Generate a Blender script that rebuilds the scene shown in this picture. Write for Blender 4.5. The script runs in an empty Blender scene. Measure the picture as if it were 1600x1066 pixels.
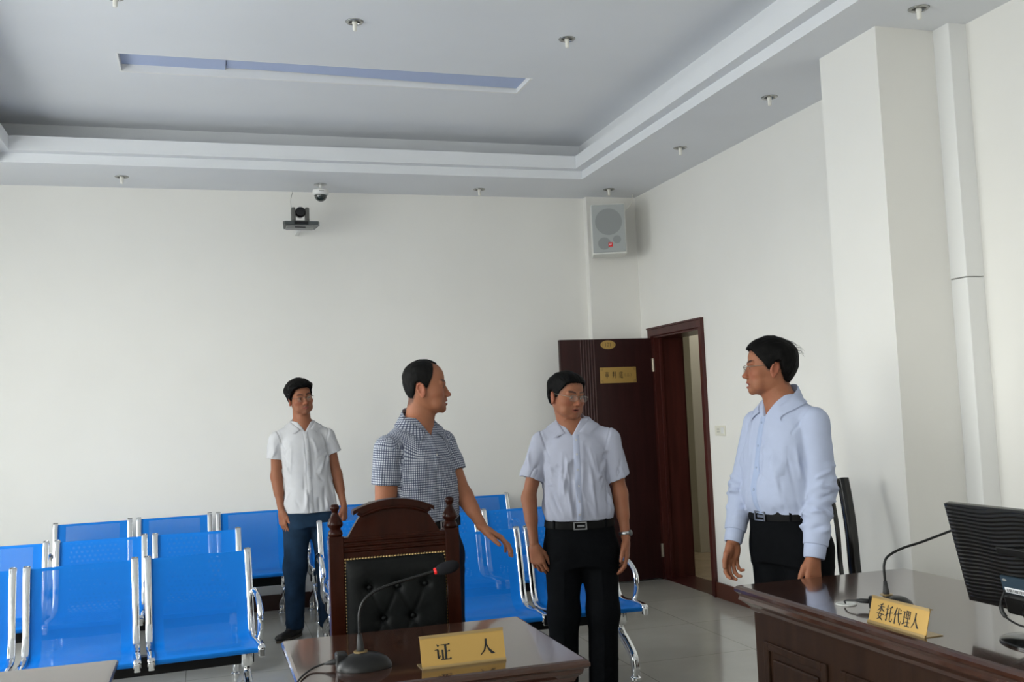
import bpy, bmesh, math, random
import numpy as np
from mathutils import Vector, Matrix, Quaternion
from mathutils.bvhtree import BVHTree

PI = math.pi
C = bpy.context.scene.collection
R = math.radians
# ------------------------------------------------------------------ camera, world, light, exposure
F_PX, PITCH, YAW, ROLL, CAM_H = 1563.0, .0698, .3009, -.0422, 1.46
_f = Vector((math.sin(YAW)*math.cos(PITCH), math.cos(YAW)*math.cos(PITCH), math.sin(PITCH)))
_r0 = Vector((math.cos(YAW), -math.sin(YAW), 0)); _u0 = _r0.cross(_f)
_r = math.cos(ROLL)*_r0 + math.sin(ROLL)*_u0
_u = -math.sin(ROLL)*_r0 + math.cos(ROLL)*_u0
cam_data = bpy.data.cameras.new('camera'); cam = bpy.data.objects.new('camera', cam_data); C.objects.link(cam)
cam_data.sensor_width = 36.0; cam_data.lens = 36.0*F_PX/1600.0; cam_data.clip_start = .05
cam.matrix_world = Matrix(((_r.x, _u.x, -_f.x, 0), (_r.y, _u.y, -_f.y, 0), (_r.z, _u.z, -_f.z, CAM_H), (0, 0, 0, 1)))
sc = bpy.context.scene
sc.camera = cam
sc.view_settings.view_transform = 'Standard'
sc.view_settings.look = 'None'
sc.view_settings.gamma = 1.0
sc.view_settings.use_curve_mapping = False
sc.view_settings.exposure = 0.78
world = bpy.data.worlds.new('daylight'); sc.world = world; world.use_nodes = True
_nt = world.node_tree; _nt.nodes.clear()
_o = _nt.nodes.new('ShaderNodeOutputWorld'); _b = _nt.nodes.new('ShaderNodeBackground')
_tc = _nt.nodes.new('ShaderNodeTexCoord'); _sx = _nt.nodes.new('ShaderNodeSeparateXYZ'); _cr = _nt.nodes.new('ShaderNodeValToRGB')
_nt.links.new(_tc.outputs['Generated'], _sx.inputs[0])
_mp = _nt.nodes.new('ShaderNodeMapRange'); _mp.inputs[1].default_value = -1; _mp.inputs[2].default_value = 1
_nt.links.new(_sx.outputs[2], _mp.inputs[0]); _nt.links.new(_mp.outputs[0], _cr.inputs[0])
_e = _cr.color_ramp.elements
_e[0].position = 0.0; _e[0].color = (.44, .44, .45, 1)
_e[1].position = 1.0; _e[1].color = (.74, .84, 1.0, 1)
for _p, _c in ((.47, (.52, .52, .52, 1)), (.52, (1.0, .975, .93, 1)), (.70, (.95, .965, 1.0, 1))):
    _x = _e.new(_p); _x.color = _c
_nt.links.new(_cr.outputs[0], _b.inputs[0]); _b.inputs[1].default_value = 8.0
_nt.links.new(_b.outputs[0], _o.inputs[0])

# room numbers
XL, XR, YB, YN, ZS, ZT = -2.75, 3.67, 8.04, -3.4, 3.29, 3.62
WINS = [(3.9, 6.4), (.5, 2.5), (-3.1, -.9)]
WZ0, WZ1 = .90, 2.95
for _i, (_y0, _y1) in enumerate(WINS):          # sampling portals exactly in the window openings
    _l = bpy.data.lights.new('window_daylight', 'AREA'); _l.shape = 'RECTANGLE'
    _l.size = _y1-_y0; _l.size_y = WZ1-WZ0; _l.cycles.is_portal = True
    _lo = bpy.data.objects.new('window_daylight', _l); C.objects.link(_lo)
    _lo.matrix_world = Matrix(((0, 0, -1, XL-.12), (1, 0, 0, (_y0+_y1)/2), (0, -1, 0, (WZ0+WZ1)/2), (0, 0, 0, 1)))
# added fill light, no known fixture, brightening the corridor behind the open door
_l = bpy.data.lights.new('corridor_fill', 'AREA'); _l.size = .9; _l.energy = 7; _l.color = (1, .95, .86)
_lo = bpy.data.objects.new('corridor_fill', _l); C.objects.link(_lo); _lo.location = (5.0, 8.4, 2.85)

# ------------------------------------------------------------------ materials
MATS = {}
def principled(name, col=(.8, .8, .8), rough=.5, metal=0., spec=.5, coat=0., coat_rough=.05, **kw):
    m = bpy.data.materials.new(name); m.use_nodes = True
    b = m.node_tree.nodes['Principled BSDF']
    b.inputs['Base Color'].default_value = (*col, 1); b.inputs['Roughness'].default_value = rough
    b.inputs['Metallic'].default_value = metal; b.inputs['Specular IOR Level'].default_value = spec
    b.inputs['Coat Weight'].default_value = coat; b.inputs['Coat Roughness'].default_value = coat_rough
    MATS[name] = m
    return m
class NT:
    def __init__(s, m): s.t = m.node_tree; s.b = s.t.nodes['Principled BSDF']
    def n(s, typ, **kw):
        x = s.t.nodes.new(typ)
        for k, v in kw.items():
            if k[0] == 'i' and k[1:].isdigit(): x.inputs[int(k[1:])].default_value = v
            else: setattr(x, k, v)
        return x
    def l(s, a, b): s.t.links.new(a, b)
def noise_col(m, c1, c2, scale=5, detail=4, coords='Object', stretch=(1, 1, 1), lo=.3, hi=.7, bump=0, bump_scale=None, dist=.002):
    t = NT(m); tc = t.n('ShaderNodeTexCoord'); mp = t.n('ShaderNodeMapping'); mp.inputs['Scale'].default_value = stretch
    t.l(tc.outputs[coords], mp.inputs[0])
    nz = t.n('ShaderNodeTexNoise'); nz.inputs['Scale'].default_value = scale; nz.inputs['Detail'].default_value = detail
    t.l(mp.outputs[0], nz.inputs['Vector'])
    cr = t.n('ShaderNodeValToRGB'); cr.color_ramp.elements[0].position = lo; cr.color_ramp.elements[1].position = hi
    cr.color_ramp.elements[0].color = (*c1, 1); cr.color_ramp.elements[1].color = (*c2, 1)
    t.l(nz.outputs['Fac'], cr.inputs[0]); t.l(cr.outputs[0], t.b.inputs['Base Color'])
    if bump:
        n2 = t.n('ShaderNodeTexNoise'); n2.inputs['Scale'].default_value = bump_scale or scale*6; n2.inputs['Detail'].default_value = 3
        t.l(mp.outputs[0], n2.inputs['Vector'])
        bp = t.n('ShaderNodeBump'); bp.inputs['Strength'].default_value = bump; bp.inputs['Distance'].default_value = dist
        t.l(n2.outputs['Fac'], bp.inputs['Height']); t.l(bp.outputs[0], t.b.inputs['Normal'])
    return m
def wall_mat(name, col, var=.02):
    m = principled(name, col, .75, spec=.25)
    return noise_col(m, tuple(c*(1-var) for c in col), tuple(min(1, c*(1+var)) for c in col), 1.3, 3, bump=.06, bump_scale=60)
wall_mat('wall_paint', (.86, .845, .805)); wall_mat('ceiling_paint', (.81, .825, .85)); wall_mat('trim_paint', (.86, .86, .85), .01)
wall_mat('corridor_paint', (.62, .60, .50))
# floor: big polished tiles
m = principled('floor_tile', (.5, .48, .43), .12, spec=.5); t = NT(m)
tc = t.n('ShaderNodeTexCoord'); mp = t.n('ShaderNodeMapping'); mp.inputs['Location'].default_value = (.13, .25, 0); t.l(tc.outputs['Object'], mp.inputs[0])
br = t.n('ShaderNodeTexBrick'); br.offset = 0; br.inputs['Scale'].default_value = 1.0; br.inputs['Brick Width'].default_value = .8
br.inputs['Row Height'].default_value = .8; br.inputs['Mortar Size'].default_value = .0022; br.inputs['Mortar Smooth'].default_value = 0
br.inputs['Color1'].default_value = (.50, .48, .43, 1); br.inputs['Color2'].default_value = (.47, .455, .41, 1); br.inputs['Mortar'].default_value = (.24, .22, .20, 1)
t.l(mp.outputs[0], br.inputs['Vector'])
nz = t.n('ShaderNodeTexNoise'); nz.inputs['Scale'].default_value = 3.5; nz.inputs['Detail'].default_value = 7; t.l(tc.outputs['Object'], nz.inputs['Vector'])
mx = t.n('ShaderNodeMixRGB', blend_type='MULTIPLY'); mx.inputs[0].default_value = .22
t.l(br.outputs['Color'], mx.inputs[1]); t.l(nz.outputs['Fac'], mx.inputs[2]); t.l(mx.outputs[0], t.b.inputs['Base Color'])
m = principled('corridor_tile', (.40, .31, .20), .15); noise_col(m, (.36, .28, .18), (.45, .35, .23), 6)
def wood(name, c1, c2, rough=.22, coat=.5, stretch=(1, 12, 12), scale=2.2, spec=.3):
    m = principled(name, c1, rough, coat=coat, coat_rough=.06, spec=spec)
    return noise_col(m, c1, c2, scale, 6, stretch=stretch, lo=.35, hi=.65, bump=.03, bump_scale=14)
wood('desk_wood', (.022, .0105, .006), (.034, .016, .009), .45, .04, spec=.15)
wood('desk_wood_upright', (.022, .0105, .006), (.034, .016, .009), .45, .03, spec=.15, stretch=(12, 12, 1))
wood('desktop_wood', (.034, .013, .008), (.050, .020, .012), .16, .80)
wood('chair_wood', (.017, .0038, .0018), (.029, .0065, .003), .32, .12, spec=.08, stretch=(12, 12, 1))
wood('door_wood', (.022, .005, .005), (.034, .008, .0075), .45, .08, spec=.25, stretch=(9, 9, .8))
wood('door_frame_wood', (.052, .011, .009), (.078, .018, .014), .36, .2, stretch=(9, 9, .8))
principled('base_board', (.05, .018, .014), .3)
principled('base_board_red', (.10, .03, .018), .3)
principled('chrome', (.78, .79, .80), .08, 1.0)
principled('chrome_dull', (.60, .61, .62), .25, 1.0); principled('lamp_ring', (.42, .42, .40), .2, 1.0); principled('reflector_grey', (.16, .16, .15), .4, .8)
principled('black_metal', (.006, .006, .006), .45, spec=.25)
principled('black_plastic', (.006, .006, .006), .4, spec=.3)
principled('black_gloss', (.005, .005, .005), .16, spec=.4, coat=.15)
principled('black_rubber', (.015, .015, .015), .6)
principled('foam_black', (.012, .012, .014), .95, spec=.1)
principled('red_ring', (.75, .02, .02), .35)
principled('gold_plate', (.49, .305, .085), .36, .35)
principled('gold_edge', (.42, .30, .14), .3, .8)
principled('ink', (.006, .006, .006), .6)
principled('ink_grey', (.10, .07, .03), .6)
principled('brass', (.34, .24, .11), .42, 1.0)
principled('speaker_white', (.78, .78, .74), .5)
principled('speaker_grille', (.42, .44, .435), .8)
principled('speaker_cone', (.31, .325, .32), .85)
principled('white_plastic', (.80, .80, .78), .4)
principled('grey_plastic', (.26, .26, .25), .4); principled('camera_grey', (.115, .115, .105), .4); principled('bead_wood_glint', (.085, .045, .04), .22, coat=.7)  # bead wood lightened above the door wood: highlights put into its colour
principled('grey_dark', (.07, .08, .08), .35)
principled('hinge_metal', (.55, .50, .42), .3, .9)
principled('lamp_white', (.85, .83, .76), .4)
principled('switch_plate', (.78, .76, .66), .45)
principled('label_white', (.75, .76, .78), .5)
principled('label_blue', (.02, .04, .06), .5)
principled('slot_panel', (.47, .55, .77), .6)
principled('steel_watch', (.5, .5, .5), .3, 1.0)
m = principled('leather_black', (.005, .006, .006), .5, spec=.12); noise_col(m, (.0045, .005, .005), (.007, .008, .008), 20, 3, bump=.3, bump_scale=160, dist=.001)
m = principled('grommet', (.55, .55, .52), .4)
# smoked dome
m = principled('dome_smoke', (.02, .03, .03), .08, coat=.8)
# window glass, lens glass
def glass(name, tint=(1, 1, 1), gloss=.06):
    m = bpy.data.materials.new(name); m.use_nodes = True; n = m.node_tree; n.nodes.clear()
    o = n.nodes.new('ShaderNodeOutputMaterial'); a = n.nodes.new('ShaderNodeBsdfTransparent'); a.inputs[0].default_value = (*tint, 1)
    g = n.nodes.new('ShaderNodeBsdfGlossy'); g.inputs['Roughness'].default_value = .02; mx = n.nodes.new('ShaderNodeMixShader'); mx.inputs[0].default_value = gloss
    n.links.new(a.outputs[0], mx.inputs[1]); n.links.new(g.outputs[0], mx.inputs[2]); n.links.new(mx.outputs[0], o.inputs[0])
    MATS[name] = m
glass('window_glass', (.97, .99, .98)); glass('lens_glass', (.96, .97, .97), .07)
# perforated blue sheet steel: real holes through the sheet in the middle zone (uv in metres)
m = principled('seat_blue', (.0025, .175, .62), .45, spec=.20, coat=.03, coat_rough=.15); t = NT(m)
uv = t.n('ShaderNodeUVMap'); uv.uv_map = 'uv'; sx = t.n('ShaderNodeSeparateXYZ'); t.l(uv.outputs[0], sx.inputs[0])
def mth(t, op, a, b=None, c=None):
    x = t.n('ShaderNodeMath', operation=op)
    for i, v in enumerate((a, b, c)):
        if v is None: continue
        if isinstance(v, (int, float)): x.inputs[i].default_value = v
        else: t.l(v, x.inputs[i])
    return x.outputs[0]
PIT = .0052
u = mth(t, 'DIVIDE', sx.outputs[0], PIT); v = mth(t, 'DIVIDE', sx.outputs[1], PIT*.87)
row = mth(t, 'FLOOR', v); odd = mth(t, 'MULTIPLY', mth(t, 'FRACT', mth(t, 'MULTIPLY', row, .5)), 1.0)
fu = mth(t, 'SUBTRACT', mth(t, 'FRACT', mth(t, 'ADD', u, odd)), .5); fv = mth(t, 'SUBTRACT', mth(t, 'FRACT', v), .5)
d2 = mth(t, 'ADD', mth(t, 'MULTIPLY', fu, fu), mth(t, 'MULTIPLY', mth(t, 'MULTIPLY', fv, fv), .76))
hole = mth(t, 'LESS_THAN', d2, .036)
z1 = mth(t, 'LESS_THAN', mth(t, 'ABSOLUTE', mth(t, 'SUBTRACT', sx.outputs[0], .235)), .178)
z2 = mth(t, 'LESS_THAN', mth(t, 'ABSOLUTE', mth(t, 'SUBTRACT', sx.outputs[1], .445)), .375)
msk = mth(t, 'MULTIPLY', hole, mth(t, 'MULTIPLY', z1, z2))
t.l(mth(t, 'SUBTRACT', 1.0, msk), t.b.inputs['Alpha'])

# ------------------------------------------------------------------ mesh helpers
def link(name, me, parent=None, mat=None):
    o = bpy.data.objects.new(name, me); C.objects.link(o)
    if parent is not None: o.parent = parent
    if mat: me.materials.append(MATS[mat])
    return o
def obj(name, bm, mat, parent=None, smooth=False, loc=None, angle=None):
    me = bpy.data.meshes.new(name)
    bmesh.ops.recalc_face_normals(bm, faces=bm.faces[:])
    bm.to_mesh(me); bm.free()
    if smooth:
        me.polygons.foreach_set('use_smooth', [True]*len(me.polygons))
        if angle: me.set_sharp_from_angle(angle=R(angle))
    o = link(name, me, parent, mat)
    if loc is not None: o.location = loc
    return o
def box(bm, lo, hi, M=None, bevel=0):
    vs = [bm.verts.new((x, y, z)) for z in (lo[2], hi[2]) for y in (lo[1], hi[1]) for x in (lo[0], hi[0])]
    fs = [bm.faces.new([vs[i] for i in f]) for f in ((0, 2, 3, 1), (4, 5, 7, 6), (0, 1, 5, 4), (2, 6, 7, 3), (0, 4, 6, 2), (1, 3, 7, 5))]
    if bevel:
        es = list({e for f in fs for e in f.edges})
        r = bmesh.ops.bevel(bm, geom=es, offset=bevel, segments=2, affect='EDGES', profile=.5)
        vs = list({v for f in r['faces'] for v in f.verts} | {v for v in vs if v.is_valid})
    if M is not None: bmesh.ops.transform(bm, matrix=M, verts=vs)
    return vs
def prism(bm, poly, z0, z1, M=None):
    a = [bm.verts.new((x, y, z0)) for x, y in poly]; b = [bm.verts.new((x, y, z1)) for x, y in poly]
    n = len(poly); bm.faces.new(a[::-1]); bm.faces.new(b)
    for i in range(n): bm.faces.new((a[i], a[(i+1) % n], b[(i+1) % n], b[i]))
    if M is not None: bmesh.ops.transform(bm, matrix=M, verts=a+b)
def lathe(bm, prof, n=24, M=None):
    rings = []; allv = []
    for r, z in prof:
        if r < 1e-6: v = [bm.verts.new((0, 0, z))]
        else: v = [bm.verts.new((r*math.cos(2*PI*k/n), r*math.sin(2*PI*k/n), z)) for k in range(n)]
        rings.append(v); allv += v
    for a, b in zip(rings, rings[1:]):
        for k in range(n):
            k2 = (k+1) % n
            if len(a) == 1 and len(b) == 1: continue
            if len(a) == 1: bm.faces.new((a[0], b[k], b[k2]))
            elif len(b) == 1: bm.faces.new((a[k], a[k2], b[0]))
            else: bm.faces.new((a[k], a[k2], b[k2], b[k]))
    if len(rings[0]) > 1: bm.faces.new(rings[0][::-1])
    if len(rings[-1]) > 1: bm.faces.new(rings[-1])
    if M is not None: bmesh.ops.transform(bm, matrix=M, verts=allv)
def spline(pts, n=8):
    pts = [Vector(p) for p in pts]; out = []
    P = [pts[0]*2-pts[1]]+pts+[pts[-1]*2-pts[-2]]
    for i in range(1, len(P)-2):
        a, b, c, d = P[i-1:i+3]
        for k in range(n):
            s = k/n
            out.append(.5*((2*b)+(c-a)*s+(2*a-5*b+4*c-d)*s*s+(3*b-a-3*c+d)*s**3))
    out.append(pts[-1]); return out
def tube(bm, pts, r, n=10, closed=False, flat=None, ref=None):
    """sweep a circle (or flat=(a,b) rounded strap section) along points; r may be list"""
    pts = [Vector(p) for p in pts]; N = len(pts); rings = []; prev = None
    for i, p in enumerate(pts):
        if closed: d = (pts[(i+1) % N]-pts[i-1])
        else: d = pts[min(i+1, N-1)]-pts[max(i-1, 0)]
        d.normalize()
        if prev is None:
            q = Vector(ref) if ref else (Vector((0, 0, 1)) if abs(d.z) < .9 else Vector((1, 0, 0)))
            prev = (q-d*q.dot(d)).normalized()
        else: prev = (prev-d*prev.dot(d)).normalized()
        s = d.cross(prev); rr = r[i] if isinstance(r, (list, tuple)) else r
        ring = []
        for k in range(n):
            a = 2*PI*k/n
            if flat:
                ca, sa = math.cos(a), math.sin(a); e = .45
                x = flat[0]*math.copysign(abs(ca)**e, ca); y = flat[1]*math.copysign(abs(sa)**e, sa)
            else: x, y = rr*math.cos(a), rr*math.sin(a)
            ring.append(bm.verts.new(p+prev*x+s*y))
        rings.append(ring)
    m = N if closed else N-1
    for i in range(m):
        a, b = rings[i], rings[(i+1) % N]
        for k in range(n): bm.faces.new((a[k], a[(k+1) % n], b[(k+1) % n], b[k]))
    if not closed: bm.faces.new(rings[0][::-1]); bm.faces.new(rings[-1])
def BM(): return bmesh.new()
def Tr(x, y, z): return Matrix.Translation((x, y, z))
def Rot(a, ax): return Matrix.Rotation(a, 4, ax)
def thing(name, label, cat, loc=(0, 0, 0), rotz=0, group=None):
    o = bpy.data.objects.new(name, None); C.objects.link(o); o.location = loc; o.rotation_euler = (0, 0, rotz)
    o.empty_display_size = .1; o['label'] = label; o['category'] = cat
    if group: o['group'] = group
    return o
def tag(o, label, cat, group=None):
    o['label'] = label; o['category'] = cat
    if group: o['group'] = group
    return o
def struct(name, bm, mat, parent=None, **k):
    o = obj(name, bm, mat, parent, **k)
    if parent is None: o['kind'] = 'structure'
    return o
def dup(root, loc, rotz, label):
    r = root.copy(); C.objects.link(r); r.location = loc; r.rotation_euler = (0, 0, rotz); r['label'] = label
    for ch in list(root.children):
        c = ch.copy(); C.objects.link(c); c.parent = r
        for g in list(ch.children):
            d = g.copy(); C.objects.link(d); d.parent = c
    return r
# ------------------------------------------------------------------ room shell
XO = XR+.27
YB = 8.08
b = BM(); box(b, (XL-.24, YN-.24, -.12), (XO, YB+.24, 0)); struct('floor', b, 'floor_tile')
b = BM(); box(b, (XO, 4.5, -.12), (7.2, 14.2, -.001)); struct('floor_corridor', b, 'corridor_tile')
b = BM(); box(b, (XL-.24, YB, 0), (XR, YB+.24, ZT+.2)); struct('wall_back', b, 'wall_paint')
b = BM(); box(b, (XL-.24, YN-.24, 0), (XO, YN, ZT+.2)); struct('wall_rear', b, 'wall_paint')
b = BM(); box(b, (3.21, 8.0, 0), (XR, YB+.01, ZS+.01)); struct('wall_back_pier', b, 'wall_paint')
DY0, DY1, DZ = 6.92, 7.79, 2.05
b = BM()
box(b, (XR, YN-.24, 0), (XO, DY0, ZT+.2)); box(b, (XR, DY1, 0), (XO, YB+.24, ZT+.2)); box(b, (XR, DY0, DZ), (XO, DY1, ZT+.2))
bmesh.ops.remove_doubles(b, verts=b.verts[:], dist=1e-5); struct('wall_right', b, 'wall_paint')
b = BM(); box(b, (3.22, 4.08, 0), (XR+.01, 4.55, ZS+.01)); struct('wall_right_pier', b, 'wall_paint')
b = BM(); box(b, (3.565, 3.97, 2.022), (XR+.005, 4.085, ZS+.005), bevel=.004); box(b, (3.567, 3.972, 0), (XR+.005, 4.085, 2.018), bevel=.004)
struct('trim_1', b, 'trim_paint')
# left wall with its windows
b = BM(); y = YN-.24
for (y0, y1) in sorted(WINS):
    box(b, (XL-.24, y, 0), (XL, y0, ZT+.2)); box(b, (XL-.24, y0, 0), (XL, y1, WZ0)); box(b, (XL-.24, y0, WZ1), (XL, y1, ZT+.2)); y = y1
box(b, (XL-.24, y, 0), (XL, YB+.24, ZT+.2)); struct('wall_left', b, 'wall_paint')
for i, (y0, y1) in enumerate(WINS):
    b = BM(); f = .05
    box(b, (XL-.19, y0, WZ0), (XL-.13, y0+f, WZ1)); box(b, (XL-.19, y1-f, WZ0), (XL-.13, y1, WZ1))
    box(b, (XL-.19, y0, WZ0), (XL-.13, y1, WZ0+f)); box(b, (XL-.19, y0, WZ1-f), (XL-.13, y1, WZ1))
    box(b, (XL-.185, (y0+y1)/2-.03, WZ0), (XL-.135, (y0+y1)/2+.03, WZ1))
    w = struct('window_%d' % (i+1), b, 'white_plastic')
    b = BM(); box(b, (XL-.164, y0+f, WZ0+f), (XL-.160, y1-f, WZ1-f)); obj('window_pane', b, 'window_glass', w)
    b = BM(); box(b, (XL-.14, y0-.03, WZ0-.03), (XL+.06, y1+.03, WZ0), bevel=.005); obj('window_sill', b, 'trim_paint', w)
# corridor
b = BM(); box(b, (4.62, 8.95, 0), (4.9, 9.3, 3.0)); box(b, (XO, 13.9, 0), (7.0, 14.2, 3.0)); struct('wall_corridor_end', b, 'corridor_paint')
b = BM(); box(b, (6.3, 4.5, 0), (6.5, 14.2, 3.0)); struct('wall_corridor_side', b, 'corridor_paint')
b = BM(); box(b, (XO-.005, 4.3, 0), (7.2, 4.5, 3.0)); box(b, (XO-.02, 8.3, 0), (XO, 14.2, 3.0)); struct('wall_corridor_near', b, 'corridor_paint')
b = BM(); box(b, (XO-.02, 4.3, 3.0), (7.2, 14.2, 3.1)); struct('ceiling_corridor', b, 'ceiling_paint')
b = BM(); box(b, (6.28, 4.5, 0), (6.30, 13.9, .12)); struct('baseboard_corridor', b, 'base_board')
# ceiling: stepped soffit ring, lip, cove and raised field
def ring(bm, x0, x1, y0, y1, z0, z1):
    box(bm, (XL-.1, y1, z0), (XR+.1, YB+.1, z1)); box(bm, (XL-.1, YN-.1, z0), (XR+.1, y0, z1))
    box(bm, (XL-.1, y0, z0), (x0, y1, z1)); box(bm, (x1, y0, z0), (XR+.1, y1, z1))
b = BM()
ring(b, -1.30, 2.935, -2.6, 7.38, ZS, 3.355)
ring(b, -1.22, 2.855, -2.52, 7.30, 3.355, 3.455)
ring(b, -1.375, 3.01, -2.7, 7.60, 3.455, ZT)
struct('ceiling_soffit', b, 'ceiling_paint')
b = BM(); X0, X1, Y0, Y1 = -.44, 2.08, 6.05, 6.35
box(b, (XL-.1, YN-.1, ZT), (X0, YB+.1, ZT+.15)); box(b, (X1, YN-.1, ZT), (XR+.1, YB+.1, ZT+.15))
box(b, (X0, YN-.1, ZT), (X1, Y0, ZT+.15)); box(b, (X0, Y1, ZT), (X1, YB+.1, ZT+.15))
struct('ceiling', b, 'ceiling_paint')
# long recessed ceiling light with its two blue-white panels
t = thing('ceiling_light', 'long recessed rectangular ceiling light with unlit bluish panels, one sagging', 'ceiling light', ((X0+X1)/2, (Y0+Y1)/2, ZT))
b = BM(); hx, hy = (X1-X0)/2, (Y1-Y0)/2
for lo, hi in (((-hx-.004, -hy-.004, -.001), (hx+.004, -hy+.002, .07)), ((-hx-.01, hy-.004, -.004), (hx+.01, hy+.016, .07)), ((-hx-.006, -hy, -.002), (-hx+.004, hy-.004, .07)), ((hx-.004, -hy, -.004), (hx+.014, hy-.004, .07))): box(b, lo, hi)
obj('frame', b, 'trim_paint', t)
b = BM(); box(b, (-hx+.004, -hy+.004, .07), (hx-.004, hy-.004, .09)); obj('housing', b, 'slot_panel', t)
b = BM(); box(b, (-hx+.006, -hy+.006, .040), (-.65, hy-.006, .044)); obj('diffuser_panel', b, 'slot_panel', t)
b = BM()
for k in range(12):
    xa, xb = -.645+k*(hx+.639)/12, -.645+(k+1)*(hx+.639)/12
    sg = lambda x: .038+.012*math.cos((x+.645)/(hx+.64)*PI)
    vs = [b.verts.new(p) for p in ((xa, -hy+.006, sg(xa)), (xb, -hy+.006, sg(xb)), (xb, hy-.012, sg(xb)), (xa, hy-.012, sg(xa)), (xa, -hy+.006, sg(xa)+.004), (xb, -hy+.006, sg(xb)+.004), (xb, hy-.012, sg(xb)+.004), (xa, hy-.012, sg(xa)+.004))]
    for f in ((0, 1, 2, 3), (4, 7, 6, 5), (0, 4, 5, 1), (3, 2, 6, 7)): b.faces.new([vs[i] for i in f])
bmesh.ops.remove_doubles(b, verts=b.verts[:], dist=1e-5)
obj('diffuser_panel', b, 'slot_panel', t)
# baseboards
b = BM(); box(b, (XL, YB-.015, 0), (3.21, YB, .12), bevel=.002); struct('baseboard_back', b, 'base_board')
b = BM(); box(b, (XR-.018, 4.55, 0), (XR, DY0-.06, .115), bevel=.002); box(b, (3.202, 4.062, 0), (3.22, 4.566, .115), bevel=.002); box(b, (3.205, 4.062, 0), (3.56, 4.08, .115)); box(b, (XR-.018, YN, 0), (XR, 3.97, .115), bevel=.002)
struct('baseboard_right', b, 'base_board_red')
b = BM(); box(b, (XL, YN, 0), (XL+.015, YB, .12)); struct('baseboard_left', b, 'base_board')
# door: frame + leaf opened into the room, lying near the back wall
b = BM()
def casing(bm, x0, x1):
    w = .055
    box(bm, (x0, DY0-w, 0), (x1, DY0+.006, DZ-.006), bevel=.003); box(bm, (x0, DY1-.006, 0), (x1, DY1+w, DZ-.006), bevel=.003); box(bm, (x0, DY0-w, DZ-.006), (x1, DY1+w, DZ+w), bevel=.003)
casing(b, XR-.018, XR+.002); casing(b, XO-.002, XO+.018)
box(b, (XR+.003, DY0, 0), (XO-.003, DY0+.022, DZ-.022)); box(b, (XR+.003, DY1-.022, 0), (XO-.003, DY1, DZ-.022)); box(b, (XR+.003, DY0, DZ-.022), (XO-.003, DY1, DZ-.002))
box(b, (XR+.05, DY0+.02, 0), (XR+.075, DY0+.034, DZ-.02)); box(b, (XR+.05, DY1-.034, 0), (XR+.075, DY1-.02, DZ-.02))
box(b, (XR-.03, DY0-.062, .0), (XR-.001, DY0-.048, DZ+.052)); box(b, (XR-.03, DY0-.062, DZ+.052), (XR-.001, DY1+.05, DZ+.066))
box(b, (XR, DY0, -.0), (XO, DY1, .004))
dr = struct('door_1', b, 'door_frame_wood')
b = BM(); lx0, lx1, ly0, ly1 = 2.826, 3.655, 7.78, 7.822
box(b, (lx0, ly0, .012), (lx1, ly1, 2.03), bevel=.002)
leaf = obj('door_leaf', b, 'door_wood', dr)
for k in range(6):
    x = 3.008+k*.024
    b = BM(); tube(b, [(x, ly0-.0005, .10), (x, ly0-.0005, 2.028)], .0045, 8); obj('moulding_bead', b, 'bead_wood_glint', leaf, smooth=True)
for z in (1.80, .24):
    b = BM(); box(b, (3.648, ly0-.006, z-.055), (3.672, ly0+.004, z+.055)); tube(b, [(3.66, ly0-.007, z-.056), (3.66, ly0-.007, z+.056)], .006, 8); obj('hinge', b, 'hinge_metal', dr)
b = BM(); box(b, (2.86, ly0-.006, .93), (2.90, ly0, 1.13), bevel=.003); tube(b, spline([(2.88, ly0, 1.05), (2.88, ly0-.05, 1.05), (2.90, ly0-.055, 1.05), (3.00, ly0-.055, 1.05)], 5), .008); obj('door_handle', b, 'chrome_dull', dr, smooth=True, angle=40)

# ------------------------------------------------------------------ writing made of strokes
def stroke_mesh(bm, strokes, M, th=.0006):
    for s in strokes:
        pts = [Vector((p[0], p[1])) for p in s]; ws = [p[2]/2 if len(p) > 2 else 3 for p in s]; n = len(pts)
        L_, R_ = [], []
        for i, p in enumerate(pts):
            d = (pts[min(i+1, n-1)]-pts[max(i-1, 0)]).normalized(); nn = Vector((-d.y, d.x))
            L_.append(p+nn*ws[i]); R_.append(p-nn*ws[i])
        for i in range(n-1):
            q = [L_[i], L_[i+1], R_[i+1], R_[i]]
            a = [bm.verts.new(M @ Vector((v.x/100, v.y/100, 0))) for v in q]
            c = [bm.verts.new(M @ Vector((v.x/100, v.y/100, 0)) + (M.to_3x3() @ Vector((0, 0, 1))).normalized()*th) for v in q]
            bm.faces.new(c); bm.faces.new(a[::-1])
            for k in range(4): bm.faces.new((a[k], a[(k+1) % 4], c[(k+1) % 4], c[k]))
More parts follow.
